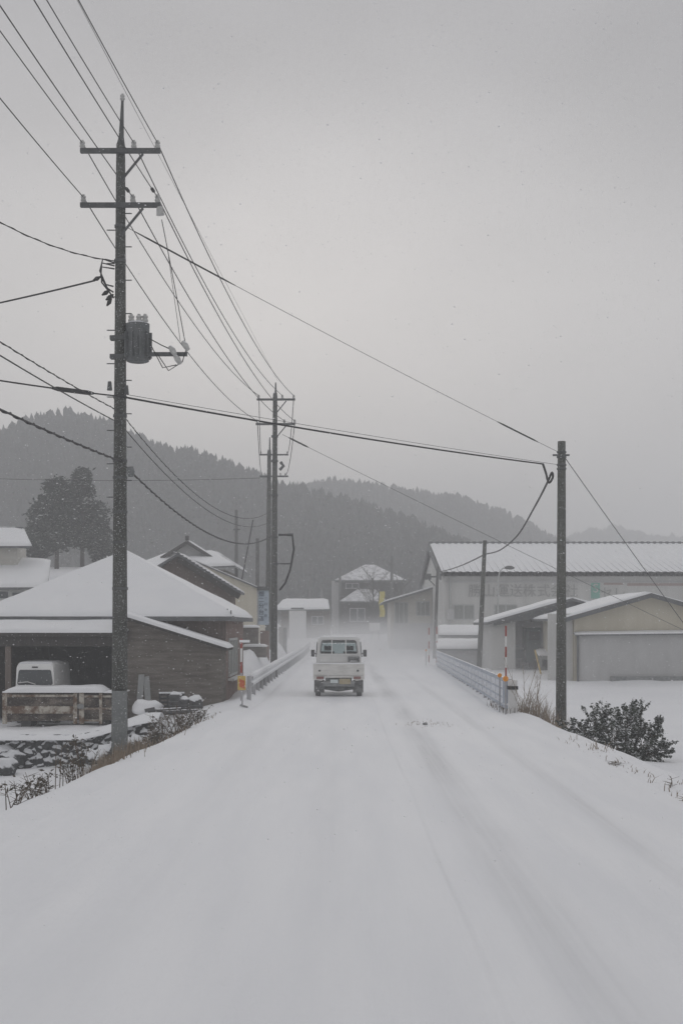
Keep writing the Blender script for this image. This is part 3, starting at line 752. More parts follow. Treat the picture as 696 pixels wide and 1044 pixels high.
MB().bar((-6.42, 55.92, 4.72), (-4.0, 55.92, 3.24), .06, .22).build('bargeboard', 'darkwood', GB)
# --- beige building -----------------------------------------------------------
GC = thing('beige_building', (-5.7, 76, -1), 'plain beige building with a sloping roofline beside the blue sign', 'building')
MB().prism([(-8.4, 73, -1), (-4.28, 73, -1), (-4.28, 73, 4.0), (-8.4, 73, 5.75)], (0, 9, 0)).build('wall', 'olive', GC)
q = [(-8.6, 72.8, 5.90), (-4.15, 72.8, 4.02), (-4.15, 82.2, 4.02), (-8.6, 82.2, 5.90)]
f = MB().prism(q, (0, 0, -.06)).build('roof', 'roofgrey', GC)
snow_slab(f, [q[0], q[1], q[2], q[3]], .05, m='thinsnow')
MB().box(-4.28, -4.1, 72.9, 73.1, 3.55, 3.9).build('eave_box', 'darkwood', GC)
# --- house with an ornamental gablet ------------------------------------------
GD = thing('hipped_gable_house', (-9.4, 90, 0), 'old house with a small ridge gablet and broad snowy roof beyond the garage house', 'house')
k = F / 86
def hx(px): return (px - CX) / k
def hz_(py): return EYE + (HY - py) / k
MB().box(hx(135), hx(228), 87, 96, -1, hz_(580)).build('wall', 'greywall', GD)
q1 = [(hx(128), 85.5, hz_(581)), (hx(240), 85.5, hz_(577)), (hx(214), 90, hz_(560)), (hx(158), 90, hz_(562))]
f = MB().prism(q1, (0, 0, -.1)).build('roof', 'tile', GD)
snow_slab(f, q1, .16)
q2 = [(hx(240), 85.5, hz_(577)), (hx(240), 97, hz_(577)), (hx(214), 93, hz_(560)), (hx(214), 90, hz_(560))]
f = MB().prism(q2, (0, 0, -.1)).build('roof', 'tile', GD); snow_slab(f, q2, .14, m='thinsnow')
MB().prism([(hx(166), 88.5, hz_(566)), (hx(207), 88.5, hz_(566)), (hx(187), 88.5, hz_(552))], (0, 5, 0)).build('gablet', 'panelgrey', GD)
for s in (-1, 1):
    a = (hx(187), 88.0, hz_(549)); b = (hx(187 + s * 27), 88.0, hz_(566))
    q = [b, (b[0], 93.8, b[2]), (a[0], 93.8, a[2]), a]
    f = MB().prism(q, (0, 0, -.14)).build('gablet_roof', 'tile', GD)
    snow_slab(f, q if s > 0 else [q[1], q[0], q[3], q[2]], .10, nu=8, nv=8, edge=.2)
    MB().bar((a[0], 87.94, a[2] - .1), (b[0], 87.94, b[2] - .1), .05, .2).build('bargeboard', 'darkwood', GD)
MB().box(hx(185.4), hx(188.6), 87.9, 88.4, hz_(549), hz_(544)).build('ridge_ornament', 'darkwood', GD)
# --- white house far left -------------------------------------------------------
d = 66; k = F / d
GE = thing('white_farmhouse', ((-20 - CX) / k, d + 3, 1.5), 'cream two storey house with two snowy roof tiers at the left', 'house')
X_ = lambda p: (p - CX) / k
Z_ = lambda p, dd=d: EYE + (HY - p) / F * dd
MB().box(X_(-120), (18 - CX) / F * (d + 2), d + 2.0, d + 3.9, 1, Z_(555)).build('upper_wall', 'cream', GE)
q = [(X_(-120), d + 1.4, Z_(555)), (X_(26), d + 1.4, Z_(555)), ((25 - CX) / F * (d + 4.2), d + 4.2, Z_(534)), (X_(-120), d + 4.2, Z_(534))]
f = MB().prism(q, (0, 0, -.1)).build('roof', 'tile', GE); snow_slab(f, q, .16)
q = [(X_(-120), d + 7.4, Z_(555)), ((18 - CX) / F * (d + 7.4), d + 7.4, Z_(555)), ((25 - CX) / F * (d + 4.2), d + 4.2, Z_(534)), (X_(-120), d + 4.2, Z_(534))]
f = MB().prism([q[1], q[0], q[3], q[2]], (0, 0, -.1)).build('roof', 'tile', GE)
MB().box(X_(-120), (24 - CX) / F * (d + 4.2), d + 4.05, d + 4.35, Z_(534), Z_(531)).build('ridge_tiles', 'tile', GE)
MB().box(X_(-120), X_(46), d, d + 2.6, .5, Z_(599)).build('lower_wall', 'whitewall', GE)
q = [(X_(-120), d - .5, Z_(600)), (X_(51), d - .5, Z_(599)), ((52 - CX) / F * (d + 3), d + 3, Z_(569)), (X_(-120), d + 3, Z_(569))]
f = MB().prism(q, (0, 0, -.1)).build('lower_roof', 'tile', GE); snow_slab(f, q, .16)
window(GE, X_(-14), X_(10), d, Z_(611), Z_(602), 'glassdark', 1); window(GE, X_(12), X_(25), d, Z_(611), Z_(603), 'glassdark', 0)
MB().box(X_(51), X_(60), d - .1, d + 2, 1, Z_(588)).build('chimney_block', 'roofsnow', GE)
tag(MB().box(-20.5, -12.0, 78, 78.3, 3.0, 4.5).build('low_wall', 'timber'), 'low dark wall beneath the twin conifers behind the roof', 'wall')

# --- warehouse ------------------------------------------------------------------
WH = thing('warehouse', (24, 108, 0), 'long pale warehouse with a snowy ribbed roof and company lettering', 'warehouse')
wx0, wx1, wy0, wym, wy1 = 6.62, 46.0, 95.0, 108.0, 121.0
wze, wzr = 5.42, 8.12
MB().prism([(wx0 + .25, wy0 + .4, -.5), (wx0 + .25, wy1 - .4, -.5), (wx0 + .25, wy1 - .4, wze), (wx0 + .25, wym, wzr - .25), (wx0 + .25, wy0 + .4, wze)], (wx1 - wx0 - .5, 0, 0)).build('wall', 'palewall', WH)
def ribbed(y0, z0, y1, z1_, lift, x0, x1_, amp, per=.47, inset=0):
    mb = MB(); prof = []
    x = x0
    while x < x1_:
        prof += [(x, 0), (x + per * .30, 0), (x + per * .5, amp), (x + per * .80, amp)]; x += per
    n = len(prof); nv = 6
    for j in range(nv + 1):
        t = j / nv
        for (xx, a) in prof: mb.v.append((xx, lerp(y0, y1, t), lerp(z0, z1_, t) + a + lift))
    mb.f = [(j * n + i, j * n + i + 1, (j + 1) * n + i + 1, (j + 1) * n + i) for j in range(nv) for i in range(n - 1)]
    return mb
f = ribbed(wy0 - .2, wze, wym, wzr, 0, wx0, wx1, .27)
f = f.build('roof', 'roofgrey', WH)
ribbed(wy0 - .10, wze + .03, wym, wzr + .03, .235, wx0 + .06, wx1 - .05, .045).build('snow_cover', 'roofsnow', f)
f = ribbed(wym, wzr, wy1 + .2, wze, 0, wx0, wx1, .16).build('roof', 'roofgrey', WH)
mb = MB().box(wx0 - .02, wx1, wym - .3, wym + .3, wzr + .16, wzr + .32)
x = wx0
while x < wx1 - .3:
    mb.box(x, x + .24, wym - .34, wym - .3, wzr + .12, wzr + .36); x += .47
mb.build('ridge_cap', 'roofgrey', WH)
for (ya, za, yb, zb_) in ((wy0 - .2, wze, wym, wzr), (wym, wzr, wy1 + .2, wze)):
    MB().bar((wx0 - .03, ya, za - .05), (wx0 - .03, yb, zb_ - .05), .12, .42).build('verge_board', 'roofgrey', WH)
MB().box(wx0 + .3, wx1 - .4, wy0 + .33, wy0 + .39, wze - .42, wze - .30).build('facade_band', 'panelgrey', WH)
kw = F / wy0
for a, b in ((462, 484), (504, 528), (536, 560)):
    window(WH, (a - CX) / kw, (b - CX) / kw, wy0 + .4, EYE + (HY - 632) / kw, EYE + (HY - 616) / kw, 'curtain', 1, .08)
MB().box((456 - CX) / kw, (463 - CX) / kw, wy0 + .2, wy0 + .4, EYE + (HY - 632) / kw, EYE + (HY - 621) / kw).build('wall_unit', 'panelgrey', WH)
MB().tube([((459 - CX) / kw, wy0 + .3, 0), ((459 - CX) / kw, wy0 + .3, wze - .1)], .06, 8).build('downpipe', 'frame', WH)
# lettering
def letters(txt, size, loc, m, parent, name='lettering', depth=.02, align='CENTER', rotz=0):
    c = bpy.data.curves.new(name, 'FONT'); c.body = txt; c.size = size; c.extrude = depth; c.align_x = align; c.align_y = 'CENTER'
    t = bpy.data.objects.new(name, c); COL.objects.link(t)
    bpy.context.view_layer.update()
    dg = bpy.context.evaluated_depsgraph_get()
    me = bpy.data.meshes.new_from_object(t.evaluated_get(dg)); me.name = name
    bpy.data.objects.remove(t)
    me.transform(Matrix.Rotation(PI / 2, 4, 'X'))
    if rotz: me.transform(Matrix.Rotation(rotz, 4, 'Z'))
    me.materials.clear(); me.materials.append(M[m])
    o = bpy.data.objects.new(name, me); COL.objects.link(o); o.parent = parent
    o.location = Vector(loc) - world_loc(parent)
    return o
for ch, px in zip('勝山運送株式会社', (484, 498.5, 512.5, 526.5, 540, 554.5, 568, 583)):
    letters(ch, .92, ((px - CX) / kw, wy0 + .36, EYE + (HY - 603) / kw), 'facadeink', WH)
MB().box((603 - CX) / kw, (612 - CX) / kw, wy0 + .33, wy0 + .39, EYE + (HY - 610) / kw, EYE + (HY - 594) / kw).build('logo_panel', 'logo', WH)
letters('S', .85, ((607.5 - CX) / kw, wy0 + .31, EYE + (HY - 600) / kw), 'palewall', WH)
for ch, px in zip('セレ', (619, 632)):
    letters(ch, .85, ((px - CX) / kw, wy0 + .36, EYE + (HY - 605) / kw), 'facadeink', WH)
MB().box((616 - CX) / kw, (636 - CX) / kw, wy0 + .35, wy0 + .385, EYE + (HY - 596) / kw, EYE + (HY - 594) / kw).build('red_caption_band', 'faceink_red', WH)
MB().box((640 - CX) / kw, (700 - CX) / kw, wy0 + .35, wy0 + .385, EYE + (HY - 597) / kw, EYE + (HY - 594.5) / kw).build('red_caption_band', 'faceink_red', WH)
# annex left of the warehouse
AN = thing('warehouse_annex', (5.6, 112, .6), 'low cream annex with a lean-to roof left of the warehouse gable', 'building')
ka = F / 108; 
MB().prism([((398 - CX) / ka, 108, 0), ((440 - CX) / ka, 108, 0), ((440 - CX) / ka, 108, EYE + (HY - 600) / ka), ((398 - CX) / ka, 108, EYE + (HY - 612) / ka)], (0, 8, 0)).build('wall', 'cream', AN)
q = [((390 - CX) / ka, 107.4, EYE + (HY - 614) / ka), ((447 - CX) / ka, 107.4, EYE + (HY - 597) / ka), ((447 - CX) / ka, 117, EYE + (HY - 597) / ka), ((390 - CX) / ka, 117, EYE + (HY - 614) / ka)]
f = MB().prism(q, (0, 0, -.14)).build('roof', 'roofgrey', AN); snow_slab(f, q, .13, nv=4, edge=.3)
for a, b, c_, d_ in ((402, 416, 614, 636), (424, 438, 613, 628)):
    window(AN, (a - CX) / ka, (b - CX) / ka, 108, EYE + (HY - d_) / ka, EYE + (HY - c_) / ka, 'curtain', 2, .07)
MB().box((401 - CX) / ka, (440 - CX) / ka, 107.9, 107.99, .3, EYE + (HY - 632) / ka - .25).build('plinth', 'panelgrey', AN)
# low snow-capped buildings before the warehouse
for i, (yy, a, b, t0, t1, g, lab) in enumerate(((80, 447, 504, 647.5, 640, 655, 'grey low shed with a snow strip roof behind the blue guardrail, rear one of two'),
                                               (72, 445, 507, 661.5, 655, 672, 'grey low shed with a snow strip roof behind the blue guardrail, front one of two'))):
    kk = F / yy; r = thing('low_shed', ((470 - CX) / kk, yy + 1.5, 0), lab, 'shed', 'low sheds behind the blue guardrail')
    MB().box((a + 3 - CX) / kk, (b - 2 - CX) / kk, yy + .3, yy + 3, -.4, EYE + (HY - t0) / kk).build('wall', 'panelgrey', r)
    q = [((a - CX) / kk, yy, EYE + (HY - t0) / kk), ((b - CX) / kk, yy, EYE + (HY - t0) / kk), ((b - CX) / kk, yy + 3.2, EYE + (HY - t1) / kk + .06), ((a + 3 - CX) / kk, yy + 3.2, EYE + (HY - t1) / kk + .06)]
    f = MB().prism(q, (0, 0, -.08)).build('roof', 'roofgrey', r); snow_slab(f, q, .12, nv=6, edge=.2)
# open carport
CP = thing('open_carport', (9.5, 70, 0), 'open fronted white carport with a dark sloping roof edge', 'carport')
kc = F / 67; X_ = lambda p: (p - CX) / kc; Z_ = lambda p: EYE + (HY - p) / kc
MB().box(X_(501), X_(525), 67, 67.15, -.4, Z_(632)).build('front_wall', 'whitewall', CP)
MB().box(X_(501), X_(503), 67.16, 73, -.4, Z_(636)).build('side_wall', 'whitewall', CP)
MB().box(X_(501), X_(640), 73, 73.15, -.4, Z_(628)).build('back_wall', 'panelgrey', CP)
MB().box(X_(558), X_(566), 67, 67.15, -.4, Z_(622)).build('post', 'whitewall', CP)
for (ax_, ay_, bx_, by_) in ((495, 634.5, 581, 610), (581, 610, 640, 628)):
    q = [(X_(ax_), 66.4, Z_(ay_)), (X_(bx_), 66.4, Z_(by_)), (X_(bx_), 73.4, Z_(by_)), (X_(ax_), 73.4, Z_(ay_))]
    f = MB().prism(q, (0, 0, -.12)).build('roof', 'roofgrey', CP); snow_slab(f, q, .11, nv=5, edge=.15)
MB().prism([(X_(502), 66.6, Z_(638)), (X_(502), 66.6, Z_(635)), (X_(581), 66.6, Z_(612.5)), (X_(618), 66.6, Z_(624)), (X_(618), 66.6, Z_(628)), (X_(556), 66.6, Z_(628))], (0, .1, 0)).build('fascia_board', 'roofgrey', CP)
MB().bar((X_(551), 66.9, Z_(634)), (X_(557), 66.9, Z_(622)), .08).build('brace', 'steel_dark', CP)
# teal truck parked inside the carport
TT = thing('parked_truck', (X_(545), 69.6, 0), 'teal truck cab with snow on it parked inside the open carport', 'truck')
q = MB().box(X_(543), X_(559), 69.5, 71, .3, Z_(640)); q.build('cab', 'teal', TT)
MB().box(X_(546), X_(557), 69.44, 69.49, Z_(653), Z_(644)).build('windscreen', 'glassdark', TT)
MB().box(X_(527), X_(541), 69.8, 72, .5, Z_(663)).build('load_body', 'teal', TT)
snow_slab(TT, [(X_(527), 69.7, Z_(663)), (X_(541), 69.7, Z_(663)), (X_(541), 72, Z_(663) + .05), (X_(527), 72, Z_(663) + .05)], .14, nu=8, nv=6, edge=.2)
for px in (530, 553):
    MB().tube([(X_(px), 69.5, .2), (X_(px), 69.75, .2)], .32, 16).build('wheel', 'rubber', TT)
HC = thing('handcart', (X_(552), 66.0, 0), 'small dark box machine with a snow cap before the carport', 'machine')
MB().box(X_(546), X_(560), 65.6, 66.4, -.1, Z_(668)).build('body', 'under', HC)
snow_slab(HC, [(X_(544), 65.5, Z_(668)), (X_(561), 65.5, Z_(668)), (X_(561), 66.5, Z_(664)), (X_(544), 66.5, Z_(664))], .14, nu=8, nv=4, edge=.15)
for px in (549, 557):
    MB().tube([(X_(px), 65.5, .02), (X_(px), 65.58, .02)], .2, 12).build('wheel', 'rubber', HC)
MB().box(X_(548), X_(558), 65.57, 65.6, Z_(680), Z_(672)).build('dark_panel', 'black', HC)
tag(MB().bar(P(545, 663, 64), P(552, 692, 62), .06, .06).build('yellow_pole', 'yellow'), 'thin yellow pole leaning on snow before the carport', 'pole')
# beige gabled shed
SH = thing('beige_shed', (11.5, 63, -.1), 'beige gabled shed with a grey lower panel at the right', 'shed')
ks = F / 58; X_ = lambda p: (p - CX) / ks; Z_ = lambda p: EYE + (HY - p) / ks
yb_ = 58.0
MB().prism([(X_(585), yb_, -.6), (X_(742), yb_, -.6), (X_(742), yb_, Z_(630)), (X_(661), yb_, Z_(607)), (X_(585), yb_, Z_(628))], (0, 9, 0)).build('wall', 'olive', SH)
for pts in (((572, 630.5), (661, 605)), ((752, 631), (661, 605))):
    (a0, b0), (a1, b1_) = pts
    q = [(X_(a0), yb_ - .45, Z_(b0)), (X_(a0), yb_ + 9.4, Z_(b0)), (X_(a1), yb_ + 9.4, Z_(b1_)), (X_(a1), yb_ - .45, Z_(b1_))]
    if a0 > a1: pass
    f = MB().prism(q, (0, 0, -.1)).build('roof', 'roofgrey', SH)
    snow_slab(f, q, .10, nu=8, nv=14, edge=.15)
    MB().bar((X_(a0), yb_ - .5, Z_(b0) - .09), (X_(a1), yb_ - .5, Z_(b1_) - .09), .08, .17).build('bargeboard', 'tile', SH)
MB().box(X_(559), X_(584), yb_ + .2, yb_ + .35, -.6, Z_(625.5)).build('side_screen', 'whitewall', SH)
pn = MB()
nn = 60
for i in range(nn):
    a = lerp(587, 760, i / nn); b = lerp(587, 760, (i + 1) / nn)
    yy = yb_ - .35 - (.006 if i % 2 else 0)
    pn.box(X_(a), X_(b), yy, yb_ - .25, -.5, Z_(647))
pn = pn.build('lower_panel', 'panelgrey', SH)
q = [(X_(584), yb_ - .55, Z_(647)), (X_(765), yb_ - .55, Z_(645)), (X_(765), yb_ - .02, Z_(643)), (X_(584), yb_ - .02, Z_(645))]
f = MB().prism(q, (0, 0, -.05)).build('panel_hood', 'roofgrey', SH); snow_slab(f, q, .07, nv=4, edge=.1)
MB().box(X_(586), X_(588), yb_ - .45, yb_ - .36, -.2, Z_(648)).build('corner_post', 'tile', SH)
MB().box(X_(620), X_(765), yb_ - .5, yb_ - .385, -.5, .05).build('base_beam', 'under', SH)

# --- far end of the road --------------------------------------------------------
FH = thing('far_grey_house', (2.0, 150, 1), 'grey two storey house with snowy hip roofs at the road end', 'house')
kf = F / 150; X_ = lambda p: (p - CX) / kf; Z_ = lambda p: EYE + (HY - p) / kf
def hip(root, x0, x1_, y0, y1, z0, zt_, ins, name, sm, over=.6):
    c = [Vector((x0 - over, y0 - over, z0)), Vector((x1_ + over, y0 - over, z0)), Vector((x1_ + over, y1 + over, z0)), Vector((x0 - over, y1 + over, z0))]
    ym = (y0 + y1) / 2; r = [Vector((x0 + ins, ym, zt_)), Vector((x1_ - ins, ym, zt_))]
    mb = MB().add([v - Vector((0, 0, .2)) for v in c] + c + r, [(3, 2, 1, 0), (0, 1, 5, 4), (1, 2, 6, 5), (2, 3, 7, 6), (3, 0, 4, 7), (4, 5, 9, 8), (5, 6, 9), (6, 7, 8, 9), (7, 4, 8)])
    f = mb.build(name, 'tile', root)
    up = Vector((0, 0, .12))
    MB().add([v + up * .6 for v in c] + [v + up for v in r] + [v + Vector((0, 0, .005)) for v in c], [(0, 1, 5, 4), (1, 2, 5), (2, 3, 4, 5), (3, 0, 4), (6, 7, 1, 0), (7, 8, 2, 1), (8, 9, 3, 2), (9, 6, 0, 3)]).build('snow_cover', sm, f)
MB().box(X_(347), X_(392), 151, 158, .5, Z_(590)).build('upper_wall', 'fargrey', FH)
hip(FH, X_(347), X_(408), 151, 158, Z_(591.5), Z_(575), 2.6, 'upper_roof', 'thinsnow')
MB().box(X_(338), X_(347) - .01, 151.2, 157, .5, Z_(592)).build('side_wing', 'panelgrey', FH)
MB().box(X_(349), X_(391), 148.5, 150.98, .5, Z_(613)).build('lower_wall', 'fargrey', FH)
q = [(X_(346), 148, Z_(613.5)), (X_(393), 148, Z_(613.5)), (X_(383), 150.98, Z_(601)), (X_(364), 150.98, Z_(601))]
f = MB().prism(q, (0, 0, -.15)).build('lower_roof', 'tile', FH); snow_slab(f, q, .15, m='thinsnow')
MB().box(X_(392) + .01, X_(412), 151, 158, .5, Z_(592)).build('upper_wall', 'fargrey', FH)
window(FH, X_(356), X_(372), 148.5, Z_(634), Z_(620), 'glassdark', 1, .1, fm='postgrey'); window(FH, X_(352), X_(366), 151, Z_(600), Z_(594), 'glassdark', 1, .1, fm='postgrey')
WF = thing('white_far_building', (-3, 138, 1), 'white low building with a snowy roof left of the road end', 'building')
kf = F / 135; X_ = lambda p: (p - CX) / kf; Z_ = lambda p: EYE + (HY - p) / kf
MB().box(X_(286), X_(336), 136, 144, .3, Z_(621)).build('wall', 'greywall', WF)
window(WF, X_(317), X_(330), 136, Z_(637), Z_(628), 'glassdark', 1, .1, fm='postgrey')
q = [(X_(279), 135, Z_(622)), (X_(336), 135, Z_(621)), (X_(334), 140, Z_(611)), (X_(286), 140, Z_(611))]
f = MB().prism(q, (0, 0, -.15)).build('roof', 'roofgrey', WF); snow_slab(f, q, .18)
MB().box(X_(295), X_(312), 134.2, 135.6, .3, Z_(622.5)).build('garage_door', 'white', WF)
MB().bar((X_(297), 134.1, Z_(620.5)), (X_(310), 134.1, Z_(620.5)), .2, .14).build('door_hood', 'steel_dark', WF)
DB = thing('storage_box', ((287 - CX) / F * 85, 85, 0), 'small dark storage box beside the second pole in the snow', 'box')
k = F / 85
MB().box((284 - CX) / k, (292 - CX) / k, 85, 85.6, -.2, EYE + (HY - 639) / k).build('body', 'panelgrey', DB)
MB().box((289 - CX) / k, (292.5 - CX) / k, 84.9, 84.99, -.2, EYE + (HY - 640) / k).build('door', 'under', DB)
# stacked low walls at the foot of the beige building
yw = 60.0
for (a, b, t, u, lab) in ((246, 263, 640, 657, 'dark low block wall with a snow cap beneath the beige building'), (246, 271, 659.5, 664, 'snow topped low kerb wall nearer the guardrail')):
    k = F / yw
    r = thing('block_wall', ((255 - CX) / k, yw, 0), lab, 'wall')
    MB().box((a - CX) / k, (b - CX) / k, yw, yw + .6, EYE + (HY - u) / k - .25, EYE + (HY - t) / k).build('wall', 'greywall', r)
    q = [((a - 1 - CX) / k, yw - .1, EYE + (HY - t) / k), ((b + 1 - CX) / k, yw - .1, EYE + (HY - t) / k), ((b + 1 - CX) / k, yw + .7, EYE + (HY - t) / k + .02), ((a - 1 - CX) / k, yw + .7, EYE + (HY - t) / k + .02)]
    snow_slab(r, q, .09, nu=8, nv=4, edge=.15); yw -= 2
# blue vertical sign
BS = thing('shop_sign', ((268 - CX) / F * 64, 64, 0), 'tall pale blue sign board with dark vertical characters beside second pole', 'sign')
k = F / 64; X_ = lambda p: (p - CX) / k; Z_ = lambda p: EYE + (HY - p) / k
MB().box(X_(263.5), X_(274), 64, 64.12, Z_(637), Z_(602)).build('sign_board', 'signblue', BS)
MB().box(X_(262), X_(263.4), 63.97, 64.13, -.5, Z_(599)).build('post', 'postgrey', BS)
MB().box(X_(262), X_(275), 63.9, 64.2, Z_(601.8), Z_(598)).build('top_cap', 'steel_dark', BS)
for ch, py in zip('畑二分台店', (606, 612, 618, 624.5, 631)):
    letters(ch, .25, (X_(266.5), 63.985, Z_(py)), 'signink', BS, depth=.008)
for j in range(4):
    letters('二口中日'[j], .13, (X_(271), 63.985, Z_(610 + 6 * j)), 'signink', BS, depth=.008)
MB().box(X_(265), X_(274), 64.2, 64.6, -.5, Z_(643)).build('sign_base', 'brickwall', BS)
# yellow banner and small white sign box
YB = thing('banner_flag', ((390 - CX) / F * 128, 128, .8), 'tall yellow banner flag standing before the far grey house', 'banner')
k = F / 128; X_ = lambda p: (p - CX) / k; Z_ = lambda p: EYE + (HY - p) / k
MB().tube([(X_(386), 128, .3), (X_(386), 128, Z_(601))], .05, 6).build('banner_pole', 'steel_dark', YB)
mb = MB()
mb.grid(lambda u, v: Vector((lerp(X_(386.5), X_(391.5), u) + .06 * math.sin(v * 9), 128 + .12 * math.sin(v * 7 + u * 3), lerp(Z_(629), Z_(603), v))), 4, 18)
cl = mb.build('banner_cloth', 'banner', YB); sm = cl.modifiers.new('s', 'SOLIDIFY'); sm.thickness = .03
WB = thing('white_sign_box', ((381 - CX) / k, 127, .8), 'small white box sign on the snow left of the yellow banner', 'sign')
MB().box(X_(376), X_(387), 127, 127.4, Z_(643), Z_(635)).build('panel', 'white', WB)
for px in (378, 385): MB().box(X_(px), X_(px + 1), 127.05, 127.35, .2, Z_(643) - .002).build('leg', 'steel_dark', WB)
# street lamp
SL = thing('street_lamp', P(507, 676, 86), 'pale street lamp with a curved arm before the warehouse roof', 'street lamp')
MB().tube([P(507, 678, 86), P(507.5, 590, 86), P(509, 583, 86), P(512, 579.5, 86), P(516, 579, 86)], [.06, .045, .04, .035, .035], 8).build('lamp_post', 'frame', SL, smooth=True)
MB().tube([P(514, 579, 86), P(517, 578.6, 86), P(521, 578.8, 86), P(524, 579, 86)], [.05, .12, .12, .04], 10).build('lamp_head', 'concrete_far', SL, smooth=True)

# ------------------------------------------------------------------ guardrails
GR = thing('guardrail', (4.2, 34, 0), 'pale blue guardrail with mesh panels along the right road edge', 'guardrail', 'guardrails of the road')
ra, rbp = Vector((3.92, 33.8, 0)), Vector((4.80, 72.0, 0))
def rp(t, z=0, off=0):
    p = ra.lerp(rbp, t); p.x += off; p.z = z; return p
for zz, h in ((.80, .10), (.57, .05), (.37, .05), (.17, .08)):
    MB().bar(rp(0, zz), rp(1, zz), .05, h).build('rail', 'railblue', GR)
mb = MB()
for i in range(25):
    for za, zb2 in ((.215, .345), (.40, .545), (.60, .745)):
        mb.bar(rp((i + .13) / 25, (za + zb2) / 2, .015), rp((i + .87) / 25, (za + zb2) / 2, .015), .03, zb2 - za)
mb.build('mesh_panel', 'railpanel', GR)
for i in range(26):
    t = i / 25
    MB().box(rp(t).x + .04, rp(t).x + .13, rp(t).y - .05, rp(t).y + .05, -.5, .83).build('post', 'postgrey', GR)
MB().box(3.93, 4.13, 33.45, 33.66, -.5, .82).build('end_post', 'white', GR)
MB().box(3.915, 4.145, 33.42, 33.68, .60, .68).build('end_band', 'black', GR)
MB().box(3.82, 3.99, 33.68, 33.76, .26, .84).build('end_bracket', 'railblue', GR)
GL = thing('guardrail', (-2.4, 40, 0), 'snow caked white guardrail along the left road edge', 'guardrail', 'guardrails of the road')
la, lb = Vector((-2.36, 37.4, 0)), Vector((-2.30, 104, 0))
def lp(t, z=0, off=0):
    p = la.lerp(lb, t); p.x += off; p.z = z + zr(p.y); return p
def wprof(off): return [(.00 + off, .50), (.05 + off, .54), (.05 + off, .60), (.0 + off, .65), (.05 + off, .70), (.05 + off, .76), (.0 + off, .80)]
mb = MB(); n_ = 40; pr_ = wprof(0); m_ = len(pr_)
for i in range(n_ + 1):
    t = i / n_
    for dx, z in pr_: mb.v.append(tuple(lp(t, z, dx)))
mb.f = [(i * m_ + j, (i + 1) * m_ + j, (i + 1) * m_ + j + 1, i * m_ + j + 1) for i in range(n_) for j in range(m_ - 1)]
rl = mb.build('rail', 'railwhite', GL); s_ = rl.modifiers.new('s', 'SOLIDIFY'); s_.thickness = .008
MB().tube([lp(i / n_, .815 + .02 * noise.noise(Vector((i * .7, 0, 0))), .0) for i in range(n_ + 1)], .055, 8).build('snow_cover', 'roofsnow', GL, smooth=True)
for i in range(35):
    p = lp(i / 34)
    MB().tube([(p.x - .07, p.y, p.z - .5), (p.x - .07, p.y, p.z + .78)], .055, 8).build('post', 'postgrey', GL)
# markers ---------------------------------------------------------------------
MK = 'red and white snow poles'
def snow_pole(x, y, z0, z1_, label, seg=7, r=.022):
    t = thing('snow_pole', (x, y, z0), label, 'marker pole', MK)
    for i in range(seg):
        a, b = lerp(z0, z1_, i / seg), lerp(z0, z1_, (i + 1) / seg)
        MB().tube([(x, y, a), (x, y, b)], r, 8).build('red_band' if i % 2 == 0 else 'white_band', 'red' if (seg - 1 - i) % 2 == 0 else 'white', t)
    return t
snow_pole(4.04, 35.0, .3, EYE, 'thin red and white snow pole at the near end of blue guardrail', 7)
def reflector(px, py, d, rad, zb, label):
    p = P(px, py, d)
    t = thing('delineator', (p.x, p.y, zb), label, 'delineator', 'orange delineators')
    MB().tube([(p.x, p.y, zb), (p.x, p.y, p.z - rad * .8)], .018, 6).build('stalk', 'postgrey', t)
    ds = MB().tube([(p.x, p.y - .04, p.z), (p.x, p.y - .025, p.z), (p.x, p.y + .025, p.z), (p.x, p.y + .04, p.z)], [rad * .8, rad, rad, rad * .8], 18).build('reflector', 'orange', t)
    MB().tube([(p.x, p.y - .05, p.z), (p.x, p.y - .041, p.z)], rad * .45, 12).build('lens', 'orange', ds)
    return t
reflector(515, 692, 33.3, .066, .0, 'large orange round delineator on the white end post of blue guardrail')
reflector(509, 688.5, 34.2, .052, .0, 'smaller orange round delineator just left of the end post')
reflector(475.5, 678, 57, .045, .0, 'pale orange delineator behind the middle of the blue guardrail')
reflector(455, 664, 76, .05, .0, 'tiny orange delineator near the far end of blue guardrail')
snow_pole((445 - CX) / F * 74, 74, .2, EYE + (HY - 639) / F * 74, 'faint red and white marker pole at far end of blue guardrail, right one', 5, .035)
snow_pole((437 - CX) / F * 74, 74, .2, EYE + (HY - 640) / F * 74, 'faint red and white marker pole at far end of blue guardrail, left one', 5, .035)
reflector(434, 663, 73, .05, .0, 'faint orange delineator beside the far pair of marker poles')
# left: striped post and warning board
SP = thing('marker_post', (-2.62, 37.2, 0), 'short red and white striped post at the corner of the brown house', 'marker pole')
k = F / 37.2
for a, b, m in ((686, 675, 'red'), (675, 661, 'white'), (661, 651, 'red')):
    MB().box(-2.64, -2.59, 37.17, 37.23, EYE + (HY - a) / k, EYE + (HY - b) / k).build('red_band' if m == 'red' else 'white_band', m, SP)
MB().box(-2.64, -2.59, 37.17, 37.23, -.2, EYE + (HY - 686) / k).build('stem', 'postgrey', SP)
MB().box(-2.66, -2.40, 37.12, 37.3, EYE + (HY - 655) / k, EYE + (HY - 652.5) / k).build('snow_cap', 'roofsnow', SP)
WS = thing('warning_board', (-2.58, 36.0, 0), 'small red and yellow warning board on a stand by left guardrail', 'sign')
k = F / 36.0
def wz(p): return EYE + (HY - p) / k
def wx(p): return (p - CX) / k
MB().box(wx(242.5), wx(250.5), 35.95, 35.99, wz(703.5), wz(689)).build('board', 'yellow', WS)
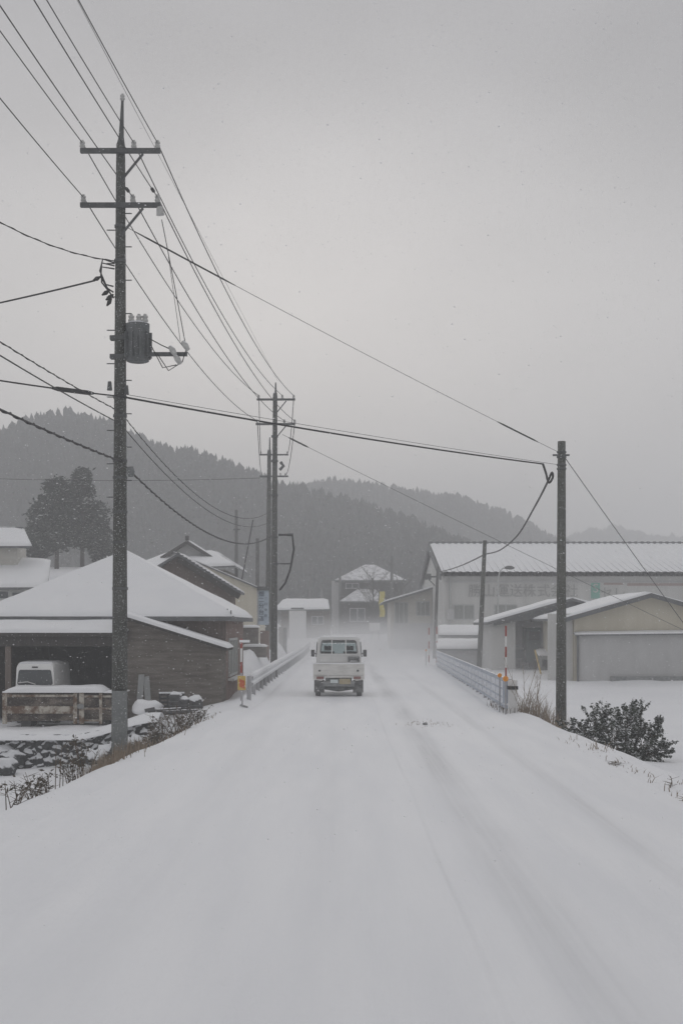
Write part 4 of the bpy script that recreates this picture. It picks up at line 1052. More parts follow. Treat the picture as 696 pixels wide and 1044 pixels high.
MB().prism([(wx(244.2), 35.94, wz(700)), (wx(249.6), 35.94, wz(702)), (wx(249.6), 35.94, wz(694)), (wx(244.2), 35.94, wz(692))], (0, .008, 0)).build('red_stripe', 'signred', WS)
MB().tube([(wx(247), 36.0, -.1), (wx(247), 36.0, wz(700))], .018, 6).build('stem', 'postgrey', WS)
MB().bar((wx(245), 35.9, .10), (wx(253), 35.9, .04), .06, .05).build('foot', 'under', WS)

# ------------------------------------------------------------------ small pickup truck on the road
TX, TY = -.08, 41.0
TRK = thing('pickup_truck', (TX, TY, .05), 'small white pickup truck driving away on the snowy road', 'truck')
zb = .05
def rrect(w, z0, z1_, r, y, n=5, taper=0.0):
    pts = []
    for cx_, cz_, a0 in ((w / 2 - r, z0 + r, -PI / 2), (w / 2 - r - taper, z1_ - r, 0), (-w / 2 + r + taper, z1_ - r, PI / 2), (-w / 2 + r, z0 + r, PI)):
        for i in range(n + 1):
            a = a0 + PI / 2 * i / n
            pts.append(Vector((TX + cx_ + r * math.cos(a), y, zb + cz_ + r * math.sin(a))))
    return pts
W = 1.475
# cargo bed: floor, side gates, tailgate, headboard
bed = MB().box(TX - W / 2 + .02, TX + W / 2 - .02, TY + .03, TY + 1.98, zb + .60, zb + .66).build('cargo_bed', 'grime_paint', TRK)
for s in (-1, 1):
    xo = TX + s * (W / 2 - .015)
    MB().box(min(xo, xo - s * .035), max(xo, xo - s * .035), TY + .045, TY + 1.98, zb + .662, zb + .945).build('side_gate', 'grime_paint', bed)
MB().box(TX - W / 2 + .053, TX + W / 2 - .053, TY + 1.94, TY + 1.978, zb + .662, zb + .94).build('headboard', 'grime_paint', bed)
tg = MB()
tg.box(TX - W / 2, TX + W / 2, TY, TY + .04, zb + .62, zb + .95)
tgo = tg.build('tailgate', 'grime_paint', TRK)
for z in (.655, .915): MB().box(TX - W / 2 + .01, TX + W / 2 - .01, TY - .012, TY - .001, zb + z - .018, zb + z + .018).build('pressed_rib', 'grime_paint', tgo)
for x in (-.55, .55): MB().box(TX + x - .03, TX + x + .03, TY - .008, TY - .001, zb + .73, zb + .78).build('latch', 'steel_dark', tgo)
MB().box(TX - W / 2, TX + W / 2, TY - .005, TY + .05, zb + .951, zb + .985).build('snow_cover', 'roofsnow', tgo)
# rear sill with lamps, plates, bumper
sill = MB()
sill.prism([(TX - W / 2, TY + .01, zb + .50), (TX - .50, TY + .01, zb + .46), (TX - .36, TY + .01, zb + .55), (TX + .36, TY + .01, zb + .55), (TX + .50, TY + .01, zb + .46), (TX + W / 2, TY + .01, zb + .50), (TX + W / 2, TY + .01, zb + .612), (TX - W / 2, TY + .01, zb + .612)], (0, .08, 0))
sill.build('rear_sill', 'grime_paint', TRK)
for s in (-1, 1):
    lm = MB().box(TX + s * .53 - .105, TX + s * .53 + .105, TY - .03, TY + .008, zb + .515, zb + .585).build('tail_light', 'red_lens', TRK)
    MB().box(TX + s * .40 - .025, TX + s * .40 + .025, TY - .031, TY + .008, zb + .518, zb + .582).build('indicator', 'plate_white', lm)
MB().box(TX + .02, TX + .34, TY - .03, TY - .01, zb + .37, zb + .525).build('license_plate', 'plate_yellow', TRK)
MB().box(TX - .24, TX - .02, TY - .02, TY - .005, zb + .40, zb + .50).build('white_tag', 'plate_white', TRK)
MB().box(TX - .45, TX + .45, TY + .0, TY + .3, zb + .30, zb + .455).build('bumper_bar', 'under', TRK)
MB().box(TX - .38, TX + .38, TY + .1, TY + 3.0, zb + .36, zb + .595).build('chassis', 'under', TRK)
MB().tube([(TX - .55, TY + .45, zb + .26), (TX, TY + .45, zb + .23), (TX + .55, TY + .45, zb + .26)], [.05, .1, .05], 10).build('rear_axle', 'under', TRK)
for s in (-1, 1):
    MB().box(TX + s * .56 - .15, TX + s * .56 + .15, TY + .14, TY + .155, zb + .12, zb + .48).build('mud_flap', 'rubber', TRK)
    for y in (.55, 2.45):
        wh = bpy.data.objects.new('wheel', None); COL.objects.link(wh); wh.parent = TRK; wh.location = (s * .60, y, .275 - .0)
        c = Vector((TX + s * .60, TY + y, zb + .265))
        mb = MB(); prof = [(.16, -.07), (.25, -.075), (.27, -.05), (.27, .05), (.25, .075), (.16, .07)]
        loops = []
        for k in range(24):
            a = 2 * PI * k / 24
            loops.append([c + Vector((o_, math.cos(a) * r_, math.sin(a) * r_)) for r_, o_ in prof])
        loops.append(loops[0]); mb.loft(loops, cap0=False, cap1=False); mb.build('tyre', 'rubber', wh, smooth=True)
        MB().tube([c - Vector((.05, 0, 0)), c + Vector((.05, 0, 0))], .165, 16).build('rim', 'steel_dark', wh)
# cab shell (hollow, real window openings front and back)
CW = 1.36
out = [rrect(CW, .60, 1.70, .13, TY + 2.03, taper=.05), rrect(CW + .04, .50, 1.72, .13, TY + 2.2, taper=.06), rrect(CW + .04, .45, 1.71, .13, TY + 2.75, taper=.06), rrect(CW + .02, .40, 1.52, .12, TY + 3.1, taper=.08), rrect(CW - .04, .40, 1.05, .1, TY + 3.28)]
inn = [rrect(CW - .08, .66, 1.64, .10, TY + 3.2 - 1.1, taper=.05), rrect(CW - .06, .66, 1.65, .10, TY + 2.75, taper=.05)]
mb = MB()
n_ = len(out[0]); mb.loft(out, cap0=False, cap1=False)
# rear panel with window opening
win = [Vector((v.x, TY + 2.03, v.z)) for v in rrect(1.10, 1.20, 1.60, .07, TY + 2.03, taper=.03)]
base_ = len(mb.v); mb.v += [tuple(v) for v in win]
for i in range(n_): mb.f.append((i, (i + 1) % n_, base_ + (i + 1) % n_, base_ + i))
mb.f = [f_ for f_ in mb.f if not (set(f_) <= set(range(3 * n_, 5 * n_)) and len(f_) == 4 and all(9 <= i % n_ <= 14 for i in f_))]
cab = mb.build('cab', 'white_paint', TRK, smooth=False)
MB().prism([out[3][9] + Vector((0, .004, 0)), out[3][14] + Vector((0, .004, 0)), out[4][14] + Vector((0, .004, 0)), out[4][9] + Vector((0, .004, 0))], (0, .005, .002)).build('windscreen', 'glass', cab)
MB().prism([(v.x, TY + 2.045, v.z) for v in win], (0, .006, 0)).build('rear_window', 'glass', cab)
mb = MB()
for i in range(n_):
    a, b = win[i], win[(i + 1) % n_]
    mb.bar((a.x, TY + 2.022, a.z), (b.x, TY + 2.022, b.z), .03, .022, (0, 1, 0))
mb.build('window_seal', 'rubber', cab)
for s in (-1, 1):
    MB().box(TX + s * .335 - .2, TX + s * .335 + .2, TY + 2.2, TY + 2.34, zb + .66, zb + 1.27).build('seat_back', 'seat', cab)
    MB().box(TX + s * .335 - .11, TX + s * .335 + .11, TY + 2.22, TY + 2.31, zb + 1.30, zb + 1.44).build('headrest', 'seat', cab)
MB().tube([(TX + .33 + .17 * math.cos(a), TY + 2.78 + .05 * math.sin(a), zb + 1.12 + .14 * math.sin(a)) for a in [2 * PI * k / 16 for k in range(17)]], .014, 6).build('steering_wheel', 'seat', cab)
MB().box(TX - W / 2 + .1, TX + W / 2 - .1, TY + 2.86, TY + 3.1, zb + .7, zb + 1.0).build('dashboard', 'seat', cab)
# windscreen panel replaces the front upper skin: a pale glass sheet and side windows just proud of the skin
for s in (-1, 1):
    sx = TX + s * (CW / 2 + .02)
    MB().prism([(sx - s * .012, TY + 2.25, zb + 1.10), (sx - s * .012, TY + 2.98, zb + 1.08), (sx - s * .055, TY + 2.78, zb + 1.55), (sx - s * .055, TY + 2.25, zb + 1.56)], (s * .02, 0, 0)).build('side_window', 'glassdark', cab)
    arm_ = MB().bar((sx - s * .02, TY + 2.95, zb + 1.18), (TX + s * .82, TY + 2.9, zb + 1.22), .025).build('mirror_arm', 'rubber', cab)
    MB().box(TX + s * .80 - .055, TX + s * .80 + .055, TY + 2.85, TY + 2.92, zb + 1.10, zb + 1.31).build('mirror', 'rubber', arm_)
# headboard guard bars behind the cab window
g = MB()
for z in (1.19, 1.66): g.bar((TX - .62, TY + 1.97, zb + z), (TX + .62, TY + 1.97, zb + z), .035)
for x in (-.62, -.21, .21, .62): g.bar((TX + x, TY + 1.955, zb + .94), (TX + x, TY + 1.955, zb + 1.66), .03)
g.build('guard_frame', 'white_paint', TRK)
MB().box(TX - .66, TX + .66, TY + 1.99, TY + 2.02, zb + .95, zb + 1.17).build('cab_back_panel', 'white_paint', TRK)
snow_slab(TRK, [(TX - .57, TY + 2.06, zb + 1.70), (TX + .57, TY + 2.06, zb + 1.70), (TX + .57, TY + 2.8, zb + 1.715), (TX - .57, TY + 2.8, zb + 1.715)], .03, nu=10, nv=6, edge=.1)
snow_slab(TRK, [(TX - .67, TY + .06, zb + .664), (TX + .67, TY + .06, zb + .664), (TX + .67, TY + 1.93, zb + .664), (TX - .67, TY + 1.93, zb + .664)], .12, nu=12, nv=12, edge=.2, name='bed_snow')
CR = thing('tool_crate', (TX + .43, TY + 1.5, zb + .7), 'open dark crate riding in the truck bed at its right', 'crate')
mb = MB()
x0, x1_, y0, y1, z0, z1c = TX + .27, TX + .62, TY + 1.35, TY + 1.7, zb + .72, zb + 1.13
mb.box(x0, x1_, y0, y0 + .03, z0, z0 + .27); mb.box(x0, x1_, y1 - .03, y1, z0, z1c)
mb.box(x0, x0 + .03, y0 + .031, y1 - .031, z0, z1c); mb.box(x1_ - .03, x1_, y0 + .031, y1 - .031, z0, z1c)
mb.box(x0 + .031, x1_ - .031, y0 + .031, y1 - .031, z0, z0 + .03); mb.box(x0, x1_, y0, y0 + .03, z1c - .04, z1c)
mb.build('crate_body', 'under', CR)
snow_slab(CR, [(x0 + .035, y0 + .035, z0 + .20), (x1_ - .035, y0 + .035, z0 + .20), (x1_ - .035, y1 - .035, z0 + .24), (x0 + .035, y1 - .035, z0 + .24)], .05, nu=6, nv=6, edge=.05)

# ------------------------------------------------------------------ yard: van, rusty truck bed, stone wall, scrap
VX, VY, VZ = (36 - CX) / F * 39.4, 39.4, -.64
VN = thing('parked_van', (VX, VY, VZ), 'white van parked under the garage canopy behind the rusty truck bed', 'van')
def vloop(w, z0, z1_, r, y, taper=.08, n=5):
    pts = []
    for cx_, cz_, a0 in ((w / 2 - r, z0 + r, -PI / 2), (w / 2 - r - taper, z1_ - r, 0), (-w / 2 + r + taper, z1_ - r, PI / 2), (-w / 2 + r, z0 + r, PI)):
        for i in range(n + 1):
            a = a0 + PI / 2 * i / n
            pts.append(Vector((VX + cx_ + r * math.cos(a), y, VZ + cz_ + r * math.sin(a))))
    return pts
MB().loft([vloop(1.14, .3, 1.68, .12, VY, .06), vloop(1.19, .25, 1.74, .14, VY + .12, .08), vloop(1.2, .25, 1.76, .14, VY + 1.2, .08), vloop(1.2, .25, 1.74, .14, VY + 2.2, .08), vloop(1.16, .28, 1.0, .12, VY + 2.6)]).build('body', 'white_paint', VN, smooth=False)
MB().prism(vloop(.98, 1.10, 1.52, .06, VY - .012, .04), (0, .01, 0)).build('rear_window', 'glassdark', VN)
MB().tube([(VX - .46, VY - .03, VZ + 1.16), (VX - .2, VY - .035, VZ + 1.19), (VX + .02, VY - .03, VZ + 1.12)], .014, 6).build('wiper', 'white', VN)
MB().box(VX - .08, VX + .08, VY - .02, VY - .005, VZ + 1.575, VZ + 1.61).build('brake_light', 'black', VN)
for s in (-1, 1):
    MB().box(VX + s * .49 - .05, VX + s * .49 + .05, VY - .03, VY - .002, VZ + .62, VZ + .95).build('tail_light', 'red_lens', VN)
    for y in (.5, 2.1): MB().tube([(VX + s * .5 - .08, VY + y, VZ + .27), (VX + s * .5 + .08, VY + y, VZ + .27)], .27, 18).build('wheel', 'rubber', VN)
# rusty flat bed body, side on
d = 38.0; k = F / d; X_ = lambda p: (p - CX) / k; Z_ = lambda p: EYE + (HY - p) / k
RB = thing('rusty_truck_bed', ((60 - CX) / k, d + .7, -.75), 'rusty cream truck bed body with snow on top in the yard', 'truck bed')
MB().box(X_(5), X_(80), d + .03, d + .08, Z_(735), Z_(708)).build('side_panel', 'rust', RB)
MB().box(X_(80), X_(124), d + .05, d + .10, Z_(734), Z_(708)).build('side_panel', 'rust', RB)
for a, b in ((3, 7.5), (75, 79), (81, 86), (101.5, 104.5), (121, 124)):
    MB().box(X_(a), X_(b), d - .03, d + .028, Z_(738), Z_(706.5)).build('stake_post', 'rustframe', RB)
for a, b, p, q_ in ((7.6, 74.9, 727.5, 720), (86.1, 101.4, 723.5, 721.5), (104.6, 120.9, 723.5, 721.5), (7.6, 74.9, 710.5, 708.2), (86.1, 101.4, 711, 709), (104.6, 120.9, 711, 709), (86.1, 120.9, 735.5, 733.5)):
    if (a, b) == (86.1, 120.9):
        MB().box(X_(a), X_(101.4), d - .01, d + .027, Z_(p), Z_(q_)).build('rail', 'rustframe', RB)
    else: MB().box(X_(a), X_(b), d - .01, d + .027, Z_(p), Z_(q_)).build('rail', 'rustframe', RB)
MB().tube([(X_(81.5), d - .05, Z_(720)), (X_(83), d - .10, Z_(720)), (X_(84.5), d - .05, Z_(720))], .07, 8).build('latch', 'under', RB)
MB().box(X_(4), X_(124), d + .101, d + 1.15, Z_(735) + .02, Z_(732)).build('bed_floor', 'rust', RB)
MB().box(X_(5), X_(124), d + 1.10, d + 1.15, Z_(732), Z_(708)).build('far_panel', 'rust', RB)
q = [(X_(3), d - .06, Z_(706.3)), (X_(106), d - .06, Z_(706.3)), (X_(105), d + 1.2, Z_(706)), (X_(5), d + 1.2, Z_(706))]
snow_slab(RB, q, .15, nu=40, nv=8, edge=.22)
q = [(X_(106), d - .05, Z_(706.6)), (X_(126), d - .05, Z_(706.6)), (X_(126), d + 1.18, Z_(706.4)), (X_(106), d + 1.18, Z_(706.4))]
snow_slab(RB, q, .07, nu=12, nv=8, edge=.15)
for px in (20, 100): MB().box(X_(px), X_(px + 10), d + .2, d + 1.0, -1.1, Z_(735) + .015).build('skid', 'timber', RB)
# stone wall along the yard edge: one displaced sheet with a snow cap
wa, wb = Vector((-12.5, 35.75, 0)), Vector((-4.6, 36.0, 0))
from mathutils import noise as mn
def stone_pt(u, v):
    p = wa.lerp(wb, u); z = lerp(-1.6, -.64 + .45 * S((u - .72) / .28), v)
    q_ = Vector((p.x * 4.3, z * 5.6, 1.7))
    ds, _ = mn.voronoi(q_)
    e = min(1, (ds[1] - ds[0]) * 2.2)
    bulge = .13 * math.sqrt(max(0, e))
    return Vector((p.x + .03 * mn.noise(q_ * 1.3), p.y - bulge + .10 * v - .04 * mn.noise(q_ * .6), z))
SW = thing('stone_wall', (-8.6, 36.4, -1.6), 'dark rough stone wall with snow in its joints below the yard', 'wall')
MB().grid(stone_pt, 300, 30).build('stone_face', 'stone', SW, smooth=True)
mb = MB()
def cap(u, v):
    p = wa.lerp(wb, u); z0 = -.64 + .45 * S((u - .72) / .28)
    a = PI * v
    drift = 1 + .45 * mn.noise(Vector((p.x * 1.1, 0, 3)))
    return Vector((p.x, p.y + .38 - math.cos(a) * .55, z0 - .10 + math.sin(a) * .17 * drift + .02 - .06 * (1 - v)))
mb.grid(cap, 120, 10); mb.build('snow_cap', 'roofsnow', SW, smooth=True)
for i, (px, py, dd, r) in enumerate(((6, 782, 34.2, .30), (14, 772, 35.7, .26), (2, 768, 35.9, .28), (98, 772, 35.2, .26), (112, 766, 35.4, .3), (126, 760, 35.3, .28), (140, 756, 35.6, .26))):
    p = P(px, py, dd); p.z = max(p.z, ground_z(p.x, p.y)) - .02
    o = MB().blob(p, r, (1.2, .9, .8), i, .5).build('boulder', 'stone', smooth=True)
    tag(o, ('lowest snowy boulder beneath the stone wall at far left', 'snowy boulder against the foot of the stone wall at left', 'boulder at the left end of the stone wall',
            'dark boulder at the wall foot left of near pole', 'boulder in dry grass just behind near pole', 'boulder at the wall end right of near pole', 'last snowy stone at the right end of the wall')[i], 'boulder', 'loose boulders by the wall')
# scrap heap in front of the grey wall
d = 38.3; k = F / d; X_ = lambda p: (p - CX) / k; Z_ = lambda p: EYE + (HY - p) / k
def gz(px, dd): return ground_z((px - CX) / F * dd, dd)
PF = thing('pallet_frame', (X_(172), d + .4, gz(172, d)), 'dark slatted frame leaning by the wall in the scrap heap', 'frame')
for py in (709, 713, 717, 721): MB().bar((X_(160), d + .5, Z_(py)), (X_(186), d + .5, Z_(py) + .01), .05, .06).build('slat', 'timber', PF)
for px in (161, 169, 177, 185): MB().bar((X_(px), d + .45, Z_(724)), (X_(px), d + .45, Z_(708)), .045, .05).build('upright', 'timber', PF)
MB().bar((X_(160), d + .5, Z_(707.2)), (X_(186), d + .5, Z_(707)), .08, .04).build('snow_cap', 'roofsnow', PF)
for i, (a, b, t, u, lab) in enumerate(((174, 184, 707, 722, 'upright dark crate with a snow cap in the scrap heap'), (184, 193, 712, 724, 'squat dark crate between others in the scrap heap'), (193, 206, 712, 725, 'rightmost wide crate with snow lumps in the scrap heap'))):
    r = thing('old_crate', (X_((a + b) / 2), d, Z_(u)), lab, 'crate', 'scrap crates by the wall')
    mb = MB(); x0, x1_ = X_(a), X_(b)
    mb.box(x0, x1_, d - .2, d + .25, Z_(u) - .1, Z_(t) - .02)
    mb.build('body', 'timber', r)
    for zz in (t + 3, (t + u) / 2 + 1.5, u - 2): MB().box(x0 - .02, x1_ + .02, d - .235, d - .205, Z_(zz) - .03, Z_(zz) + .03).build('slat', 'timber', r)
    MB().blob((X_((a + b) / 2), d, Z_(t) - .03), .16 * (b - a) / 10, (1.0, 1.2, .55), i + 20, .4).build('snow_cap', 'roofsnow', r, smooth=True)
LG = thing('log_stack', (X_(182), d - .3, gz(180, d)), 'dark horizontal logs lying at the foot of the scrap heap', 'logs')
for a, b, p, q_ in ((153, 186, 724.5, 722.5), (168, 206, 725.5, 724)):
    MB().tube([(X_(a), d - .35, Z_(p)), (X_(b), d - .3, Z_(q_))], .06, 9).build('log', 'timber', LG)
SB = thing('snowy_mound', (X_(150), d, gz(150, d)), 'rounded snow heap over scrap beside the leaning boards', 'heap')
MB().blob((X_(151), d - .1, Z_(722)), .26, (1.6, 1.0, .85), 3, .4, 18, 12).build('snow_body', 'roofsnow', SB, smooth=True)
MB().bar((X_(150), d - .42, Z_(723.5)), (X_(160), d - .4, Z_(721.5)), .06, .09).build('dark_edge', 'timber', SB)
for i, (a, b, c_, lab) in enumerate(((136, 690, 2, 'narrow pale board leaning on the grey wall behind near pole, left one'), (141, 692, 7, 'narrow pale board leaning on the grey wall behind near pole, right one'))):
    tag(MB().bar((X_(a) , 39.9, Z_(b)), (X_(a + c_ - 1), 39.2, Z_(725)), .16, .03, (0, 1, 0)).build('leaning_board', 'palewood'), lab, 'board', 'boards leaning on the wall')

# ------------------------------------------------------------------ vegetation
def leaf_cloud(n, sampler, size, flat=0.5):
    V_, F_ = [], []
    for i in range(n):
        c = sampler()
        if c is None: continue
        d1 = Vector((random.gauss(0, 1), random.gauss(0, 1), random.gauss(0, 1) * flat)).normalized()
        d2 = d1.cross(Vector((random.gauss(0, 1), random.gauss(0, 1), random.gauss(0, 1)))).normalized()
        s = size * random.uniform(.6, 1.4)
        b_ = len(V_)
        V_ += [c - d1 * s, c + d2 * s * .38, c + d1 * s, c - d2 * s * .38]
        F_.append((b_, b_ + 1, b_ + 2, b_ + 3))
    return V_, F_
def conifer(px, dd, zbase, ztop, rad, label, seed):
    random.seed(seed)
    x = (px - CX) / F * dd
    t = thing('conifer_tree', (x, dd, zbase), label, 'tree', 'twin conifers behind the houses')
    H_ = ztop - zbase
    tr_ = MB().tube([(x, dd, zbase), (x + .05, dd, zbase + H_ * .5), (x, dd, ztop - .1)], [.17, .11, .02], 8)
    limbs = []
    for i in range(70):
        f_ = random.uniform(.23, .98) ** .95; z = zbase + H_ * f_
        a = random.uniform(0, 2 * PI)
        prof = (math.sin(min(1, (f_ - .19) / .25) * PI / 2)) * (1 - max(0, (f_ - .45) / .55) ** 1.6 * .86)
        r = rad * prof * random.uniform(.5, 1.12)
        e = Vector((x + r * math.cos(a), dd + r * math.sin(a), z + r * random.uniform(-.05, .25)))
        limbs.append((Vector((x, dd, z - .05)), e, r))
        if i < 36: tr_.tube([(x, dd, z - .1), e], [.045, .01], 5)
    tr_.build('trunk', 'bark', t)
    def smp():
        a, e, r = random.choice(limbs)
        u = random.uniform(.3, 1.05); p = a.lerp(e, u)
        return p + Vector((random.gauss(0, .22), random.gauss(0, .22), random.gauss(0, .17)))
    V_, F_ = leaf_cloud(9500, smp, .17)
    MB().add(V_, F_).build('crown', 'needles', t)
conifer(58, 100, 5.9, EYE + (HY - 490) / F * 100, 1.9, 'rounded dark conifer behind the white farmhouse, left of the pair', 11)
conifer(84, 103, 6.2, EYE + (HY - 479) / F * 103, 2.1, 'taller pointed dark conifer beside the near pole, right of the pair', 12)
conifer(40, 104, 5.9, EYE + (HY - 515) / F * 104, .8, 'low dark conifer at the left edge of the pair', 13)
conifer(103, 105, 6.1, EYE + (HY - 530) / F * 105, .8, 'low dark conifer tucked behind the near pole beside the tall pair', 14)
random.seed(5)
# bare trees by the far house
def bare_tree(x, y, z, h, label):
    t = thing('bare_tree', (x, y, z), label, 'tree', 'bare trees by the far house')
    mb = MB(); mb.tube([(x, y, z), (x + .05, y, z + h * .45), (x - .05, y, z + h * .8)], [.11, .08, .04], 7)
    mb.build('trunk', 'bark', t); mb = MB()
    for i in range(26):
        z0 = z + h * random.uniform(.3, .8); a = random.uniform(0, 6.28); l = h * random.uniform(.15, .4)
        e = Vector((x + l * .7 * math.cos(a), y + l * .7 * math.sin(a), z0 + l * .75)); s_ = Vector((x, y, z0))
        mb.tube([s_, s_.lerp(e, .5) + Vector((0, 0, .05)), e], [.045, .03, .012], 5)
        for k in range(4):
            p = s_.lerp(e, random.uniform(.4, 1)); q_ = p + Vector((random.gauss(0, .35), random.gauss(0, .3), random.uniform(.1, .6)))
            mb.tube([p, q_], [.018, .008], 4)
    mb.build('branches', 'bark', t)
bare_tree((380 - CX) / F * 144, 144, 1.2, 7.0, 'bare branched tree in front of the far grey house')
bare_tree((405 - CX) / F * 146, 146, 1.2, 6.2, 'smaller bare tree between far grey house and annex')
# evergreen shrub by the right pole
def shrub(cx_, cy_, z0, lobes, n, size, label, name='evergreen_shrub'):
    t = thing(name, (cx_, cy_, z0), label, 'shrub')
    ends = []
    mb = MB()
    for (px, py, dd, r) in lobes:
        e = P(px, py, dd); b_ = Vector((cx_ + (e.x - cx_) * .55 + random.gauss(0, .06), cy_ + random.gauss(0, .1), z0))
        mb.tube([b_, b_.lerp(e, .55) + Vector((0, 0, .05)), e], [.022, .014, .005], 5)
        ends.append((b_, e, r))
        for k in range(9):
            u = random.uniform(.4, 1.0); s_ = b_.lerp(e, u)
            tip = e + Vector((random.gauss(0, r), random.gauss(0, r * 1.1), random.gauss(0, r * .8) + r * .2))
            mb.tube([s_, tip], [.008, .003], 4); ends.append((s_, tip, r * .32))
    mb.build('stems', 'twig', t)
    def smp():
        b_, e, r = random.choice(ends); u = random.uniform(.35, 1.08) ** .7
        return b_.lerp(e, u) + Vector((random.gauss(0, r * .33), random.gauss(0, r * .4), random.gauss(0, r * .3)))
    V_, F_ = leaf_cloud(n, smp, size)
    MB().add(V_, F_).build('foliage', 'shrubleaf', t)
lob = [(583, 745, 30.2, .16), (596, 750, 30, .2), (630, 758, 29.6, .26), (648, 764, 29.4, .22), (612, 757, 29.8, .22), (660, 772, 29.2, .14), (590, 738, 30, .16), (603, 731, 30, .2), (617, 729, 29.6, .22), (628, 735, 29.4, .26), (640, 727, 29.6, .22), (646, 722, 29.6, .13), (655, 738, 29.4, .2), (663, 748, 29.3, .2), (672, 742, 29.3, .08), (677, 758, 29.2, .14), (668, 762, 29.2, .15), (608, 748, 29.8, .28), (640, 748, 29.6, .3), (622, 752, 29.6, .3), (655, 760, 29.4, .24), (683, 766, 29, .08), (586, 752, 30.1, .14), (645, 770, 29.4, .25), (672, 733, 29.3, .04)]
shrub(5.85, 29.7, -.75, lob, 15000, .036, 'dense dark evergreen shrub dusted with snow beside right verge pole')
# dry grass tufts (stuff) and single weeds
def blades(spots, m, name, label, hgt, wid, spread, lean=.5, lift=-.03):
    V_, F_ = [], []
    for (x, y, n, hs) in spots:
        for i in range(n):
            bx_ = x + random.gauss(0, spread); by_ = y + random.gauss(0, spread * 1.2); bz = ground_z(bx_, by_) + lift
            h = hgt * hs * random.uniform(.4, 1.2); a = random.uniform(0, 6.28); l = h * random.uniform(.1, lean)
            e = Vector((bx_ + l * math.cos(a), by_ + l * math.sin(a), bz + h)); m_ = Vector((bx_ + l * .3 * math.cos(a), by_ + l * .3 * math.sin(a), bz + h * .6))
            w_ = Vector((-math.sin(a), math.cos(a), 0)) * wid if random.random() < .5 else Vector((wid, 0, 0))
            k_ = len(V_); b_ = Vector((bx_, by_, bz))
            V_ += [b_ - w_, b_ + w_, m_ + w_ * .8, m_ - w_ * .8, e]
            F_ += [(k_, k_ + 1, k_ + 2, k_ + 3), (k_ + 3, k_ + 2, k_ + 4)]
    o = MB().add(V_, F_).build(name, m); o['label'] = label; o['kind'] = 'stuff'
    return o
sp = []
for t in np.linspace(0, 1, 15): sp.append((lerp(-3.95, -3.05, t), lerp(22.4, 33.5, t), int(55 - 40 * t), .35 + .4 * (1 - t)))
for t in np.linspace(0, 1, 5): sp.append((-3.75 + .1 * t, 22.6 + 2.2 * t, 85, 1.0))
blades(sp, 'straw', 'dry_grass', 'rust brown dry grass along the left verge around near pole', .30, .006, .16)
sp = [(lerp(4.35, 4.95, t), lerp(34.4, 32.2, t), 42, .7 + .5 * math.sin(t * 3)) for t in np.linspace(0, 1, 8)]
blades(sp, 'straw', 'dry_grass', 'pale dry grass between the guardrail end and right pole', .55, .005, .14, .7)
sp = [(lerp(3.85, 4.0, t), lerp(36.5, 33.4, t), 16, .5) for t in np.linspace(0, 1, 6)]
blades(sp, 'twig', 'dry_grass', 'dark grass tufts under the near end of blue guardrail', .4, .006, .1)
sp = [(lerp(4.25, 4.1, t) + random.gauss(0, .13), lerp(25.5, 15.5, t), random.choice((3, 8, 20)), random.uniform(.5, 1.3)) for t in np.linspace(0, 1, 18)]
blades(sp, 'straw', 'dry_grass', 'scattered straw poking through snow on the right verge', .14, .006, .10, 1.2)
sp = [(random.gauss(2.0, .35), random.gauss(29.6, .6), 7, .25) for _ in range(16)]
blades(sp, 'straw', 'straw_litter', 'thin straw litter lying on the road snow ahead', .13, .006, .15, 1.6, .05)
def weed(x, y, h, label, n=10, leafy=0, spread=.35, name='dry_weed', m='twig', group='weeds on the left bank'):
    z = ground_z(x, y) - .05
    t = thing(name, (x, y, z), label, 'plant', group)
    mb = MB(); ends = []
    for i in range(n):
        a = random.uniform(0, 6.28); l = spread * h * random.uniform(.3, 1.2); hh = h * random.uniform(.5, 1.05)
        b_ = Vector((x + random.gauss(0, .06), y + random.gauss(0, .06), z)); e = b_ + Vector((l * math.cos(a), l * math.sin(a), hh))
        mb.tube([b_, b_.lerp(e, .5) + Vector((0, 0, .04)), e], [.007, .0055, .003], 4); ends.append((b_, e))
        for k in range(5):
            u = random.uniform(.35, .95); p = b_.lerp(e, u)
            q_ = p + Vector((random.gauss(0, .09), random.gauss(0, .09), random.uniform(.04, .2) * h)); mb.tube([p, q_], [.004, .002], 3); ends.append((p, q_))
    mb.build('stems', m, t)
    if leafy:
        def smp():
            b_, e = random.choice(ends); return b_.lerp(e, random.uniform(.3, 1.05)) + Vector((random.gauss(0, .03), random.gauss(0, .03), random.gauss(0, .03)))
        V_, F_ = leaf_cloud(leafy, smp, .035); MB().add(V_, F_).build('leaves', 'weedleaf', t)
weed((16 - CX) / F * 17.6, 17.6, .42, 'thin withered stalks at the left road edge, nearest to the viewer', 8, 50, .45)
weed((33 - CX) / F * 18.3, 18.3, .45, 'spreading withered stalks left of the leafy weed on the left bank', 8, 80, .5)
weed((45 - CX) / F * 18.9, 18.9, .36, 'small dry stalks just left of the upright stem on the bank', 6, 50, .4)
weed((57 - CX) / F * 20.0, 20.0, .95, 'single tall bare upright stem on the left bank', 2, 0, .08)
weed((72 - CX) / F * 20.2, 20.2, .50, 'dark leafy weed left of the rust brown grass', 9, 95, .4)
weed((85 - CX) / F * 20.9, 20.9, .62, 'taller dark leafy weed just left of near pole', 9, 105, .3)
weed((157 - CX) / F * 31, 31, .85, 'two thin bare upright stems before the scrap heap', 3, 0, .08)
